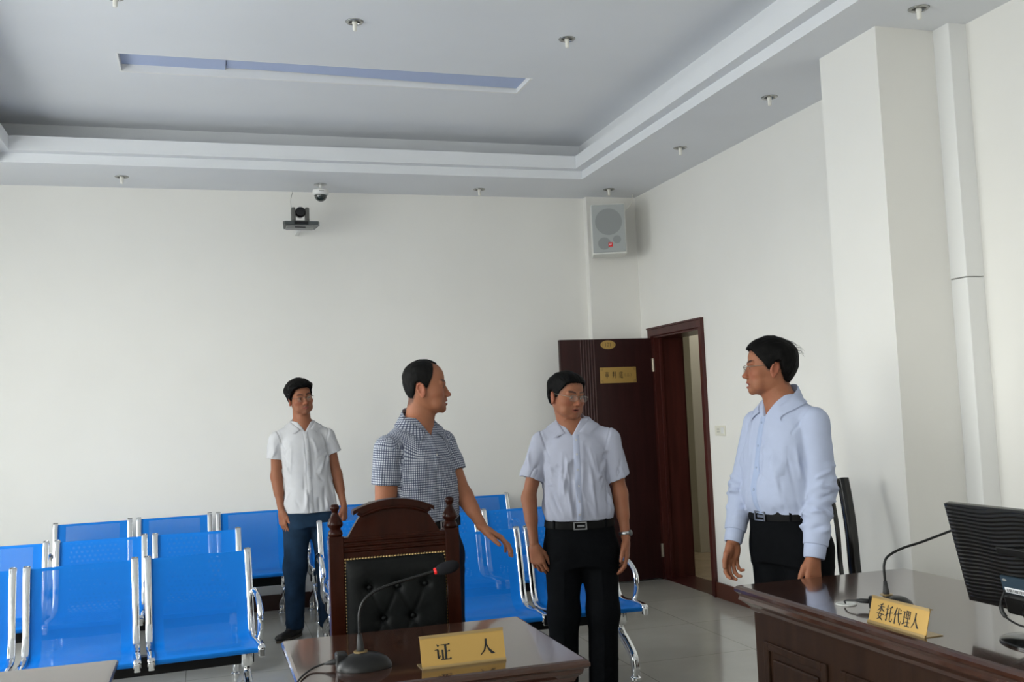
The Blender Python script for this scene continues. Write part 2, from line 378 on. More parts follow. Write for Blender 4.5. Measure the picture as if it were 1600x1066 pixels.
CH_ = {
 'ren': [[(48,94,12),(46,64,10),(34,30,7),(8,4,3)], [(48,66,4),(60,36,9),(80,13,14),(97,8,3)]],
 'zheng': [[(16,92,3),(27,80,10)], [(3,62,3),(23,63,5)], [(22,63,9),(22,14,9)], [(22,13,8),(36,30,3)], [(40,87,4),(94,87,4)], [(84,92,2),(94,87,9)], [(68,87,11),(68,8,11)], [(68,50,4),(92,50,4)], [(84,55,2),(92,50,9)], [(49,60,9),(49,8,9)], [(36,7,5),(99,7,5)], [(90,13,2),(98,7,9)]],
 'wei': [[(72,98,9),(52,92,6),(28,89,2)], [(5,80,4),(95,80,4)], [(50,95,9),(50,52,9)], [(49,78,7),(30,62,6),(4,51,2)], [(52,78,4),(70,62,9),(97,54,3)], [(45,51,9),(26,23,7),(58,11,8),(86,1,5)], [(70,38,9),(54,14,7),(10,-1,2)], [(3,36,4),(97,36,4)]],
 'tuo': [[(4,72,4),(38,74,4)], [(24,98,9),(24,6,9)], [(24,4,9),(10,14,3)], [(2,32,4),(40,50,6)], [(88,94,9),(66,86,6),(46,81,2)], [(40,50,4),(98,58,4)], [(65,84,9),(65,16,9),(71,6,8),(92,6,6),(96,24,3)]],
 'dai': [[(32,97,10),(20,72,8),(2,48,2)], [(20,68,10),(20,0,10)], [(32,57,4),(98,68,4)], [(54,96,9),(58,52,9),(72,18,9),(92,1,7),(98,24,2)], [(72,94,3),(86,82,9)]],
 'li': [[(3,84,4),(38,85,4)], [(5,52,4),(36,53,4)], [(21,84,9),(21,16,9)], [(2,11,6),(41,22,4)], [(48,94,8),(48,46,8)], [(48,91,4),(90,91,4)], [(90,92,9),(90,46,9)], [(48,70,4),(90,70,4)], [(48,49,4),(90,49,4)], [(69,91,9),(69,4,9)], [(46,27,4),(94,27,4)], [(38,4,5),(99,4,5)]],
 'shen': [[(48,99,4),(55,89,9)], [(10,72,6),(13,86,5),(90,86,5),(82,72,5)], [(24,66,8),(24,24,8)], [(24,66,4),(76,66,4)], [(77,67,9),(77,24,9)], [(24,46,4),(76,46,4)], [(24,26,4),(76,26,4)], [(50,80,9),(50,-2,9)]],
 'pan': [[(12,90,3),(22,76,8)], [(48,94,8),(38,76,3)], [(6,66,4),(54,66,4)], [(2,42,4),(58,42,4)], [(30,98,9),(30,22,8),(10,-2,2)], [(68,86,8),(68,28,8)], [(90,98,9),(90,6,9)], [(90,4,9),(76,12,3)]],
 'ting': [[(50,99,3),(58,89,9)], [(16,84,5),(97,84,5)], [(18,84,8),(15,40,6),(2,2,2)], [(26,66,4),(42,66,6),(30,44,6),(44,44,6),(22,8,3)], [(26,26,4),(50,8,8),(98,3,6)], [(88,76,7),(54,66,3)], [(48,44,4),(97,46,4)], [(72,70,8),(72,20,8)], [(52,20,4),(93,20,4)]],
 'open': [[(60,96,4),(44,72,8),(40,50,9),(44,28,8),(60,4,4)]], 'close': [[(40,96,4),(56,72,8),(60,50,9),(56,28,8),(40,4,4)]],
 'two': [[(22,70,9),(78,70,9)], [(8,22,9),(92,22,9)]],
 'one_': [[(50,98,12),(50,0,12)]], 'zero_': [[(50,98,11),(24,80,12),(18,50,12),(24,20,12),(50,2,11),(76,20,12),(82,50,12),(76,80,12),(50,98,11)]], 'one_f': [[(26,80,8),(50,96,12),(50,0,12)]],
}
def glyph(name, key, M, mat, parent, bold=1.): b = BM(); stroke_mesh(b, [[(p[0], p[1], p[2]*bold) for p in s_] for s_ in CH_[key]], M); return obj(name, b, mat, parent)
# door signs (they are screwed on the leaf: parts of the door)
FX = lambda x, z, w, h, y: Matrix.Translation((x, y, z)) @ Matrix.Rotation(PI/2, 4, 'X') @ Matrix.Diagonal((w, h, 1, 1))
b = BM(); box(b, (3.172, ly0-.006, 1.657), (3.50, ly0, 1.790), bevel=.002); sg = obj('door_sign', b, 'gold_plate', leaf); sg['label'] = 'gold court room sign with black writing'
for key, x in (('shen', 3.214), ('pan', 3.279), ('ting', 3.341)): glyph('sign_character', key, FX(x, 1.698, .036, .056, ly0-.0065), 'ink', leaf, 1.45)
for key, x, w in (('open', 3.383, .030), ('two', 3.409, .030), ('close', 3.435, .030)): glyph('sign_character', key, FX(x, 1.706, w, .034, ly0-.0065), 'ink_grey', leaf)
b = BM()
for sx_ in (0, 1):
    for sz_ in (0, 1):
        x = 3.180+sx_*.312; z = 1.665+sz_*.117; dx = 1-2*sx_; dz = 1-2*sz_
        for k in range(3): stroke_mesh(b, [[(0, 100-k*34, 8), (0, 0, 8), (100-k*34, 0, 8)]], Matrix.Translation((x+dx*k*.006, ly0-.0065, z+dz*k*.006)) @ Matrix.Rotation(PI/2, 4, 'X') @ Matrix.Diagonal((.022*dx, .022*dz, 1, 1)))
obj('sign_corner_ornament', b, 'ink_grey', leaf)
b = BM(); lathe(b, [(0.0, 0), (.0655, 0), (.068, .002), (.066, .005), (0, .0055)], 36, Matrix.Translation((3.257, ly0, 1.981)) @ Matrix.Rotation(PI/2, 4, 'X') @ Matrix.Diagonal((1, .54, 1, 1)))
ns = obj('number_plate', b, 'gold_plate', leaf, smooth=True, angle=40); ns['label'] = 'oval gold room number plate'
for key, x in (('one_', 3.222), ('zero_', 3.243), ('one_f', 3.264)): glyph('sign_character', key, FX(x, 1.966, .022, .032, ly0-.0062), 'ink', leaf)
for key, x in (('open', 3.196), ('close', 3.298)): glyph('sign_character', key, FX(x, 1.968, .018, .026, ly0-.0062), 'ink', leaf)
# wall switch
t = thing('light_switch', 'small cream wall socket and switch plate beside the doorway', 'switch', (XR, 6.685, 1.25))
b = BM(); box(b, (-.009, -.075, -.038), (0, .075, .038), bevel=.003); obj('plate', b, 'switch_plate', t)
b = BM(); box(b, (-.013, -.062, -.022), (-.008, -.020, .022), bevel=.002); obj('rocker', b, 'white_plastic', t)
b = BM()
for y in (.015, .035): box(b, (-.0095, y-.002, .004), (-.0085, y+.002, .016)); box(b, (-.0095, y-.002, -.014), (-.0085, y+.002, -.004))
obj('socket_slot', b, 'black_plastic', t)

# ------------------------------------------------------------------ ceiling fittings
def downlight(loc, label):
    t = thing('downlight', label, 'ceiling light', loc, 0, 'recessed downlights with bare lamps')
    b = BM(); lathe(b, [(.030, .02), (.031, -.003), (.036, -.007), (.045, -.005), (.050, 0)], 28); obj('trim_ring', b, 'lamp_ring', t, smooth=True)
    b = BM(); lathe(b, [(.031, -.001), (.026, .008), (.0, .010)], 24); obj('reflector', b, 'reflector_grey', t, smooth=True)
    b = BM(); lathe(b, [(.0, .008), (.014, .008), (.0145, -.012), (.0115, -.016), (.0115, -.048), (.008, -.053), (0, -.054)], 18); obj('lamp', b, 'lamp_white', t, smooth=True)
    return t
d0 = downlight((3.29, 3.846, ZS), 'downlight in the right soffit in front of the wall pier')
for (x, y, z), lb in (((3.31, 5.20, ZS), 'downlight in the right soffit just beyond the wall pier'), ((3.30, 6.37, ZS), 'second downlight from the corner along the right soffit'),
        ((3.30, 7.70, ZS), 'downlight in the soffit corner above the wall loudspeaker'), ((2.20, 7.82, ZS), 'downlight in the back soffit between dome camera and loudspeaker'),
        ((-.54, 7.72, ZS), 'downlight in the back soffit far left of the cameras'), ((-.385, 5.24, ZT), 'downlight at the top edge of the picture, left in the raised ceiling'),
        ((.83, 5.33, ZT), 'downlight in the raised ceiling above the long recessed light, middle one'), ((2.075, 5.35, ZT), 'downlight in the raised ceiling nearest the right soffit')):
    dup(d0, (x, y, z), 0, lb)
t = thing('dome_camera', 'white dome security camera hanging from the back soffit', 'security camera', (.905, 7.79, ZS))
b = BM(); lathe(b, [(.0, 0), (.050, 0), (.050, -.006), (.03, -.010), (0, -.010)], 28); obj('mount_plate', b, 'chrome_dull', t, smooth=True, angle=40)
b = BM(); lathe(b, [(.013, -.008), (.013, -.045)], 16); obj('stem', b, 'white_plastic', t, smooth=True, angle=40)
b = BM(); lathe(b, [(0, -.040), (.05, -.042), (.062, -.050), (.064, -.070), (.060, -.086), (.052, -.090), (0, -.090)], 32); obj('housing', b, 'white_plastic', t, smooth=True, angle=50)
b = BM(); lathe(b, [(.050, -.088)]+[(.049*math.cos(a), -.090-.049*math.sin(a)) for a in np.linspace(.1, PI/2-.05, 8)]+[(0, -.139)], 28); obj('dome', b, 'dome_smoke', t, smooth=True)
b = BM(); box(b, (-.019, -.0655, -.069), (.019, -.062, -.063)); obj('maker_mark', b, 'grey_plastic', t)
# pan-tilt camera on its wall shelf
t = thing('video_camera', 'grey pan tilt video camera on a small wall shelf', 'video camera', (.742, 7.78, 2.925))
b = BM(); prism(b, [(-.138, -.07), (-.125, -.10), (.125, -.10), (.138, -.07), (.12, .10), (-.12, .10)], .022, .050); obj('base', b, 'grey_dark', t)
b = BM(); box(b, (-.055, -.105, .026), (.050, -.098, .046)); obj('front_panel', b, 'black_gloss', t)
b = BM(); box(b, (-.112, -.085, .0), (.094, .02, .022), bevel=.005); obj('wall_bracket', b, 'grey_plastic', t)
b = BM(); box(b, (-.018, .0, .006), (.008, .30, .020)); obj('bracket_arm', b, 'white_plastic', t)
b = BM(); box(b, (-.05, -.088, .001), (.03, -.0845, .008)); obj('bracket_slot', b, 'black_plastic', t)
b = BM()
box(b, (-.062, -.05, .05), (.064, .05, .066), bevel=.006); box(b, (-.068, -.035, .055), (-.036, .035, .172), bevel=.010); box(b, (.036, -.035, .055), (.068, .035, .172), bevel=.010)
obj('yoke', b, 'camera_grey', t, smooth=True, angle=40)
b = BM(); lathe(b, [(0, .045), (.034, .043), (.040, .03), (.040, -.02), (.037, -.045), (.030, -.052), (.028, -.046), (0, -.040)], 28, Tr(.001, -.0, .135) @ Rot(-PI/2, 'X') @ Matrix.Scale(-1, 4, (0, 0, 1))); obj('lens_head', b, 'black_gloss', t, smooth=True, angle=40)
b = BM(); tube(b, spline([(-.052, .05, .16), (-.058, .10, .20), (-.05, .2, .28), (-.03, .25, .355)], 6), .0022, 6); obj('cable', b, 'grey_plastic', t)
# loudspeaker on the corner pier
t = thing('loudspeaker', 'white wall loudspeaker with grey grille and small red badge', 'loudspeaker', (3.268, 7.66, 2.735), R(-19))
b = BM(); box(b, (-.142, .012, 0), (.142, .235, .425), bevel=.006); obj('cabinet', b, 'speaker_white', t)
b = BM(); box(b, (-.139, -.002, .014), (.133, .014, .414), bevel=.004); g = obj('grille', b, 'speaker_grille', t)
for x, z, r in ((-.002, .270, .112), (-.045, .088, .052), (.062, .118, .034)):
    b = BM(); lathe(b, [(0, 0), (r, 0), (r, .0015), (0, .0015)], 40, Tr(x, -.002, z) @ Rot(PI/2, 'X')); obj('driver_cone', b, 'speaker_cone', t)
b = BM(); box(b, (-.012, -.006, .058), (.024, -.002, .094)); bd = obj('badge', b, 'red_ring', t); bd['label'] = 'small red badge'
b = BM(); stroke_mesh(b, [[(10, 10, 16), (20, 90, 16), (50, 90, 16), (40, 10, 16)], [(60, 90, 16), (90, 90, 16), (80, 50, 16), (62, 50, 14)]], FX(-.005, .068, .022, .016, -.0062)); obj('badge_mark', b, 'label_white', t)
b = BM(); box(b, (-.05, .235, .15), (.05, .385, .28)); obj('wall_bracket', b, 'speaker_white', t)
b = BM(); tube(b, spline([(.142, .1, .38), (.18, .14, .41), (.215, .2, .46), (.235, .28, .55)], 6), .003, 6); obj('cable', b, 'lamp_white', t)

# ------------------------------------------------------------------ waiting benches
PITCH_S = .555; SW = .47
prof = spline([(-.503, .364), (-.510, .378), (-.494, .390), (-.37, .389), (-.23, .375), (-.132, .386), (-.085, .45), (-.062, .55), (-.030, .68), (0, .775), (.010, .786), (.018, .776)], 6)
def bench(label, loc, rotz, group='blue perforated steel waiting benches'):
    t = thing('waiting_bench', label, 'bench', loc, rotz, group)
    for k in range(3):
        x0 = -.805+.02+k*PITCH_S
        me = bpy.data.meshes.new('seat_shell'); vs, fs, uvs = [], [], []
        s = 0; ss = [0]
        pf = [(p[0], p[1]) for p in prof]
        for a, c in zip(pf, pf[1:]): s += math.dist(a, c); ss.append(s)
        nx = 6
        for i, p in enumerate(pf):
            for j in range(nx+1):
                w = j/nx; vs.append((x0+SW*w, p[0]+.006*math.sin(PI*w)*(1 if 20 < i < 60 else 0), p[1]))
        for i in range(len(pf)-1):
            for j in range(nx): fs.append((i*(nx+1)+j, i*(nx+1)+j+1, (i+1)*(nx+1)+j+1, (i+1)*(nx+1)+j))
        me.from_pydata(vs, [], fs); uvl = me.uv_layers.new(name='uv')
        for li, lp in enumerate(me.loops): i, j = divmod(lp.vertex_index, nx+1); uvl.data[li].uv = (SW*j/nx, ss[i])
        me.polygons.foreach_set('use_smooth', [True]*len(me.polygons))
        link('seat_shell', me, t, 'seat_blue')
        for e in (0, 1):
            xs = x0-.012 if e == 0 else x0+SW+.012
            b = BM(); pr = [(xs, y-.004, z) for y, z in pf[2:-4]]
            pr = [(xs, -.514, .364)]+pr+[(xs, .004, .792), (xs, .020, .780)]
            tube(b, pr, .01, 12, flat=(.011, .0175), ref=(0, -1, .2)); obj('side_rail', b, 'chrome', t, smooth=True)
            b = BM(); box(b, (xs-.014, -.526, .344), (xs+.014, -.498, .384), bevel=.005); obj('rail_cap', b, 'chrome', t)
    b = BM(); box(b, (-.80, -.26, .265), (.80, -.205, .355), bevel=.004)
    for k in range(3):
        for e in (.02, .45): x = -.785+k*PITCH_S+e; box(b, (x-.02, -.40, .345), (x+.02, -.10, .372))
    obj('beam', b, 'black_metal', t)
    for sx_ in (-1, 1):
        x = sx_*.765
        b = BM(); box(b, (x-.028, -.275, .25), (x+.028, -.19, .36), bevel=.006)
        tube(b, spline([(x, -.232, .29), (x, -.225, .22), (x, -.16, .185), (x, -.05, .15), (x, .08, .09), (x, .085, .02)], 6), [.024]*31, 12, flat=(.020, .024))
        tube(b, spline([(x, -.232, .27), (x, -.25, .21), (x, -.33, .17), (x, -.42, .115), (x, -.44, .07), (x, -.44, .02)], 6), [.024]*31, 12, flat=(.020, .024))
        lg = obj('leg', b, 'chrome', t, smooth=True, angle=50)
        for y in (-.44, .085):
            b = BM(); lathe(b, [(0, 0), (.030, 0), (.030, .006), (.016, .014), (.010, .024), (0, .026)], 20, Tr(x, y, 0)); obj('foot_pad', b, 'chrome', lg, smooth=True, angle=40)
        b = BM(); xa = sx_*.822
        tube(b, spline([(sx_*.80, -.045, .54), (xa, -.07, .578), (xa, -.16, .600), (xa, -.28, .590), (xa, -.36, .548), (xa, -.378, .49), (xa, -.345, .41), (sx_*.815, -.29, .358), (sx_*.80, -.24, .32)], 7), .014, 12, flat=(.016, .0125))
        obj('armrest', b, 'chrome', t, smooth=True)
    return t
bm0 = bench('blue steel bench nearest the camera on the left, front row', (-.600, 5.46, 0), R(4))
dup(bm0, (-.615, 6.62, 0), 0, 'blue steel bench in the middle row on the left')
dup(bm0, (-.225, 7.84, 0), R(1), 'blue steel bench in the back row on the left, against the wall')
dup(bm0, (1.440, 5.535, 0), R(-2), 'blue steel bench in the front row on the right, behind the two men')
dup(bm0, (1.500, 6.66, 0), 0, 'blue steel bench in the middle row on the right')
dup(bm0, (1.530, 7.86, 0), 0, 'blue steel bench in the back row on the right, near the open door')
# ------------------------------------------------------------------ small tables
def moulded_top(bm, x0, x1, y0, y1, zt):
    """table top: flat slab, rounded nose, then steps in underneath"""
    levels = [(0.012, zt), (.004, zt-.003), (0, zt-.010), (0, zt-.018), (.006, zt-.024), (.014, zt-.028), (.018, zt-.040), (.030, zt-.052), (.036, zt-.064)]
    rings = []
    for ins, z in levels:
        rings.append([bm.verts.new(p) for p in ((x0+ins, y0+ins, z), (x1-ins, y0+ins, z), (x1-ins, y1-ins, z), (x0+ins, y1-ins, z))])
    bm.faces.new(rings[0]); bm.faces.new(rings[-1][::-1])
    for a, c in zip(rings, rings[1:]):
        for k in range(4): bm.faces.new((a[k], c[k], c[(k+1) % 4], a[(k+1) % 4]))
def small_table(label, x0, x1, y0, y1, mat):
    H = .76; t = thing('court_table', label, 'table', ((x0+x1)/2, (y0+y1)/2, 0)); hx, hy = (x1-x0)/2, (y1-y0)/2
    b = BM(); moulded_top(b, -hx, hx, -hy, hy, H); obj('tabletop', b, 'desktop_wood', t)
    b = BM(); ix, iy = hx-.055, hy-.055
    box(b, (-ix, -iy, .08), (ix, -iy+.02, H-.06)); obj('front_panel', b, 'desk_wood', t)
    for s in (-1, 1):
        b = BM(); box(b, (s*ix-(.02 if s > 0 else 0), -iy+.02, .04), (s*ix+(.02 if s < 0 else 0), iy, H-.06)); obj('side_panel', b, 'desk_wood', t)
    b = BM(); box(b, (-ix-.01, -iy-.01, 0), (ix+.01, -iy+.04, .06), bevel=.006); box(b, (-ix-.01, -iy+.041, 0), (-ix+.03, iy+.005, .06)); box(b, (ix-.03, -iy+.041, 0), (ix+.01, iy+.005, .06)); obj('plinth', b, 'desk_wood', t)
    for s in (-1, 1):
        b = BM(); box(b, (s*ix/2-ix*.40, -iy-.010, .16), (s*ix/2+ix*.40, -iy, H-.14), bevel=.006); box(b, (s*ix/2-ix*.33, -iy-.016, .20), (s*ix/2+ix*.33, -iy-.008, H-.18), bevel=.006); obj('raised_panel', b, 'desk_wood', t)
    return t
small_table('dark polished witness table carrying the gold nameplate and a microphone', .222, 1.016, 2.665, 3.335, 'desktop_wood')
small_table('dark table whose top corner shows at the bottom left, in front of the blue bench', -1.06, -.262, 2.66, 3.325, 'desktop_wood')

# ------------------------------------------------------------------ long desk at the right
DX0, DX1, DY_0, DY_1, DH = 1.925, 2.705, .15, 3.475, .76
t = thing('court_desk', 'long dark wooden desk with raised front panels at the right, monitor on it', 'desk', ((DX0+DX1)/2, (DY_0+DY_1)/2, 0))
cx, cy = (DX0+DX1)/2, (DY_0+DY_1)/2; hx, hy = (DX1-DX0)/2, (DY_1-DY_0)/2
b = BM()
levels = [(.016, DH), (.006, DH-.004), (0, DH-.012), (0, DH-.022), (.010, DH-.030), (.014, DH-.040), (.010, DH-.052), (.022, DH-.060), (.040, DH-.076), (.046, DH-.090), (.052, DH-.096)]
rings = [[b.verts.new(p) for p in ((-hx+i, -hy+i, z), (hx-i, -hy+i, z), (hx-i, hy-i, z), (-hx+i, hy-i, z))] for i, z in levels]
b.faces.new(rings[0]); b.faces.new(rings[-1][::-1])
for a, c in zip(rings, rings[1:]):
    for k in range(4): b.faces.new((a[k], c[k], c[(k+1) % 4], a[(k+1) % 4]))
obj('desktop', b, 'desktop_wood', t)
ix, iy = hx-.065, hy-.03
b = BM(); box(b, (-ix, -iy, .0), (-ix+.03, iy, DH-.085)); obj('front_panel', b, 'desk_wood_upright', t)
for s in (-1, 1):
    b = BM(); box(b, (-ix+.03, s*iy-(.03 if s > 0 else 0), 0), (ix, s*iy+(.03 if s < 0 else 0), DH-.085)); obj('end_panel', b, 'desk_wood_upright', t)
b = BM(); box(b, (-ix-.018, -iy-.01, 0), (-ix, iy+.01, .10), bevel=.006); obj('plinth', b, 'desk_wood', t)
for k in range(7):
    ya = 3.375-k*.475-cy; yb = ya-.395
    if yb < -iy: break
    b = BM(); z0, z1 = .17, .565
    for (a0, a1, c0, c1) in ((ya-.03, ya, z0, z1), (yb, yb+.03, z0, z1), (yb+.0305, ya-.0305, z1-.03, z1), (yb+.0305, ya-.0305, z0, z0+.03)): box(b, (-ix-.012, a0, c0), (-ix+.002, a1, c1), bevel=.004)
    box(b, (-ix-.010, yb+.055, z0+.055), (-ix+.002, ya-.055, z1-.055), bevel=.008)
    obj('raised_panel', b, 'desk_wood_upright', t)
# cable grommet in the desk top
b = BM(); lathe(b, [(.026, 0), (.034, 0), (.035, .002), (.033, .0045), (.027, .0045), (.024, .001)], 30, Tr(2.062-cx, 2.962-cy, DH)); g = obj('cable_grommet', b, 'grommet', t, smooth=True); g['label'] = 'round pale grommet'
b = BM(); lathe(b, [(0, 0), (.025, 0), (.025, .0008), (0, .0008)], 24, Tr(2.062-cx, 2.962-cy, DH)); obj('cable_hole', b, 'black_plastic', t)

# ------------------------------------------------------------------ witness chair
t = thing('witness_chair', 'carved dark red wooden armchair with black buttoned leather back behind the witness table', 'chair', (.643, 3.60, 0))
W = .208
fin = [(.0, .112), (.010, .111), (.0165, .104), (.0170, .096), (.0125, .088), (.0105, .082), (.0125, .076), (.0175, .066), (.0240, .054), (.0275, .044), (.0270, .036), (.0200, .028), (.0185, .024), (.0235, .018), (.0260, .010), (.0260, .004), (.022, 0), (0, 0)]
for s in (-1, 1):
    b = BM(); box(b, (s*W-.026, -.026, .0), (s*W+.026, .026, 1.046), bevel=.004); ps = obj('back_post', b, 'chair_wood', t)
    b = BM(); lathe(b, fin[::-1], 28, Tr(s*W, 0, 1.046)); obj('finial', b, 'chair_wood', ps, smooth=True, angle=60)
b = BM(); box(b, (-W+.02, -.018, .965), (W-.02, .018, 1.040), bevel=.003)
for z in (.992, 1.010, 1.026): tube(b, [(-W+.026, -.018, z), (W-.026, -.018, z)], .0055, 8)
obj('top_rail', b, 'chair_wood', t)
b = BM(); out = [(-.168, 1.036), (-.161, 1.048), (-.148, 1.070), (-.134, 1.092), (-.120, 1.112)]
arc = [(x, 1.112+.022*(1-(x/.116)**2)) for x in np.linspace(-.112, .112, 15)]
poly = out+arc+[(-x, z) for x, z in out[::-1]]
prism(b, poly, -.014, .014, Rot(PI/2, 'X')); obj('crest', b, 'chair_wood', t)
b = BM(); n = 20; th = []
for i in range(n+1):
    x = -.146+.292*i/n; q = abs(x)/.146
    zt = 1.165-.034*q**2; zb = 1.142-.040*q**2.2+(-.004 if q < .9 else .014)
    th.append((x, zt, zb))
poly = [(x, zt) for x, zt, zb in th]+[(x, zb) for x, zt, zb in th[::-1]]
prism(b, poly, -.030, .022, Rot(PI/2, 'X')); 
tube(b, [(x, -.024, zb-.002) for x, zt, zb in th[1:-1]], .006, 8)
obj('crest_cap', b, 'chair_wood', t)
b = BM(); box(b, (-W+.02, -.018, .50), (W-.02, .018, .56)); obj('lower_rail', b, 'chair_wood', t)
# buttoned leather pad
buttons = [(-.10, .862), (0, .860), (.10, .860), (-.052, .752), (.052, .752), (-.10, .645), (0, .645), (.10, .645)]
b = BM(); nx, nz = 64, 72; x0, x1, z0, z1 = -W+.026, W-.026, .56, .965; vv = []
for i in range(nx+1):
    for j in range(nz+1):
        u, v = i/nx, j/nz; x = x0+(x1-x0)*u; z = z0+(z1-z0)*v
        e = min(1, 6*min(u, 1-u)*(x1-x0)/.38)*min(1, 6*min(v, 1-v)); y = -.018-.030*math.sqrt(max(0, 1-(1-e)**2))
        for bx_, bz_ in buttons:
            d = math.hypot(x-bx_, z-bz_); y += .015*math.exp(-(d/.017)**2)+.006*math.exp(-(d/.045)**2)
            for (qx, qz) in buttons:
                L2 = (qx-bx_)**2+(qz-bz_)**2
                if 0 < L2 < .0145 and (qx, qz) > (bx_, bz_) and abs(qz-bz_) > .03:
                    s_ = max(0, min(1, ((x-bx_)*(qx-bx_)+(z-bz_)*(qz-bz_))/L2)); dd = math.hypot(x-bx_-s_*(qx-bx_), z-bz_-s_*(qz-bz_)); y += .004*math.exp(-(dd/.006)**2)
        vv.append(b.verts.new((x, min(y, -.0185), z)))
for i in range(nx):
    for j in range(nz): b.faces.new([vv[k] for k in (i*(nz+1)+j, (i+1)*(nz+1)+j, (i+1)*(nz+1)+j+1, i*(nz+1)+j+1)])
pad = obj('back_cushion', b, 'leather_black', t, smooth=True)
b = BM(); box(b, (x0, -.020, z0), (x1, .018, z1)); obj('back_board', b, 'chair_wood', t)
for bx_, bz_ in buttons:
    b = BM(); lathe(b, [(0, .006), (.006, .0045), (.009, 0)], 14, Tr(bx_, -.0365, bz_) @ Rot(PI/2, 'X')); obj('button', b, 'leather_black', pad, smooth=True)
b = BM(); lathe(b, [(0, .0042), (.003, .0036), (.0050, .0018), (.0056, 0)], 10, Rot(PI/2, 'X'))
nail = obj('upholstery_nail', b, 'brass', t, smooth=True); nail['label'] = 'brass nail head'
npos = [(x0+.004+(x1-x0-.008)*k/34, z1-.002) for k in range(35)]+[(xx, z1-.0128-k*.0108) for xx in (x0+.004, x1-.004) for k in range(30)]
for i, (x, z) in enumerate(npos):
    q = nail if i == 0 else nail.copy()
    if i: C.objects.link(q); q.parent = t
    q.location = (x, -.020, z)
b = BM(); box(b, (-W+.0, -.47, .33), (W, .0, .40), bevel=.01); obj('seat_frame', b, 'chair_wood', t)
b = BM(); box(b, (-W+.02, -.46, .40), (W-.02, -.025, .47), bevel=.025); obj('seat', b, 'leather_black', t, smooth=True, angle=50)
for s in (-1, 1):
    b = BM(); lathe(b, [(0, 0), (.020, 0), (.028, .04), (.020, .08), (.030, .20), (.026, .30), (.030, .33), (0, .33)], 20, Tr(s*(W-.01), -.43, 0)); obj('leg', b, 'chair_wood', t, smooth=True, angle=50)
    b = BM(); tube(b, spline([(s*W, -.02, .66), (s*(W+.01), -.2, .675), (s*(W+.015), -.40, .665), (s*(W+.015), -.44, .64)], 6), .02, 12, flat=(.016, .024)); tube(b, [(s*(W+.01), -.40, .39), (s*(W+.012), -.40, .655)], .017, 12); obj('armrest', b, 'chair_wood', t, smooth=True, angle=50)

# ------------------------------------------------------------------ black slatted chair behind the man at the desk
t = thing('slatted_chair', 'glossy black slat-back chair against the pier behind the man in the blue shirt', 'chair', (2.815, 4.24, 0), R(-8))
for s in (-1, 1):
    b = BM(); tube(b, spline([(s*.195, .10, 0), (s*.195, .02, .25), (s*.195, 0, .45), (s*.193, .02, .62), (s*.192, .03, .80), (s*.196, .065, .95), (s*.200, .10, 1.055)], 6), .02, 12, flat=(.024, .026), ref=(0, 1, 0)); obj('back_post', b, 'black_gloss', t, smooth=True, angle=60)
    b = BM(); box(b, (s*.19-.02, -.40, 0), (s*.19+.02, -.36, .43), bevel=.004); obj('leg', b, 'black_gloss', t)
b = BM(); box(b, (-.19, .082, 1.018), (.19, .112, 1.058), bevel=.006); obj('top_rail', b, 'black_gloss', t)
b = BM(); box(b, (-.19, -.01, .50), (.19, .02, .54), bevel=.004); obj('lower_rail', b, 'black_gloss', t)
for k in range(5):
    x = -.124+k*.062
    b = BM(); tube(b, spline([(x, .005, .52), (x, .030, .66), (x, .035, .80), (x, .062, .93), (x, .095, 1.03)], 6), .011, 10, flat=(.006, .011), ref=(0, 1, 0)); obj('slat', b, 'black_gloss', t, smooth=True)
b = BM(); box(b, (-.205, -.41, .42), (.205, .0, .47), bevel=.015); obj('seat', b, 'leather_black', t)

# ------------------------------------------------------------------ gooseneck microphones
def mic(label, loc, rotz, neck, cable, base_r=(.078, .056)):
    t = thing('microphone', label, 'microphone', loc, rotz)
    b = BM(); bx_, by_ = base_r
    lathe(b, [(0, 0), (1, 0), (1.0, .006), (.97, .012), (.86, .024), (.62, .036), (.40, .041), (0, .042)], 40, Matrix.Diagonal((bx_, by_, 1, 1))); bs = obj('base', b, 'black_plastic', t, smooth=True, angle=60)
    b = BM(); box(b, (-bx_*.98, by_*.05, .0), (-bx_*.55, by_*.85, .044), bevel=.006); obj('switch_block', b, 'black_plastic', bs)
    n0 = Vector(neck[0])
    b = BM(); lathe(b, [(.020, 0), (.020, .004), (.012, .005)], 24, Tr(n0.x, n0.y, .040)); obj('neck_ring', b, 'gold_edge', t, smooth=True, angle=40)
    b = BM(); tube(b, [n0, n0+(Vector(neck[1])-n0)*.35, n0+(Vector(neck[1])-n0)*.8], [.0125, .010, .006], 14); obj('neck_sleeve', b, 'black_rubber', t, smooth=True)
    sp = spline(neck, 10); b = BM(); tube(b, sp, .0042, 10); obj('gooseneck', b, 'black_plastic', t, smooth=True)
    d = (Vector(neck[-1])-Vector(neck[-2])).normalized(); e = Vector(neck[-1]); q = d.to_track_quat('Z', 'Y').to_matrix().to_4x4()
    b = BM(); lathe(b, [(.0, -.004), (.0085, -.003), (.0095, 0), (.0095, .004), (0, .005)], 18, Tr(*e) @ q); rg = obj('indicator_ring', b, 'red_ring', t, smooth=True, angle=40); rg['label'] = 'red ring'
    b = BM(); lathe(b, [(0, .004), (.009, .005), (.0145, .012), (.018, .028), (.0185, .045), (.016, .060), (.009, .070), (0, .073)], 22, Tr(*e) @ q); obj('foam_windscreen', b, 'foam_black', t, smooth=True)
    b = BM(); c = [Vector(p) for p in cable]; tube(b, spline(cable, 8), .0028, 8)
    dd = (c[1]-c[0]).normalized(); tube(b, [c[0]-dd*.004, c[0]+dd*.022, c[0]+dd*.040], [.008, .0075, .0035], 10); obj('cable', b, 'black_rubber', t, smooth=True)
    return t
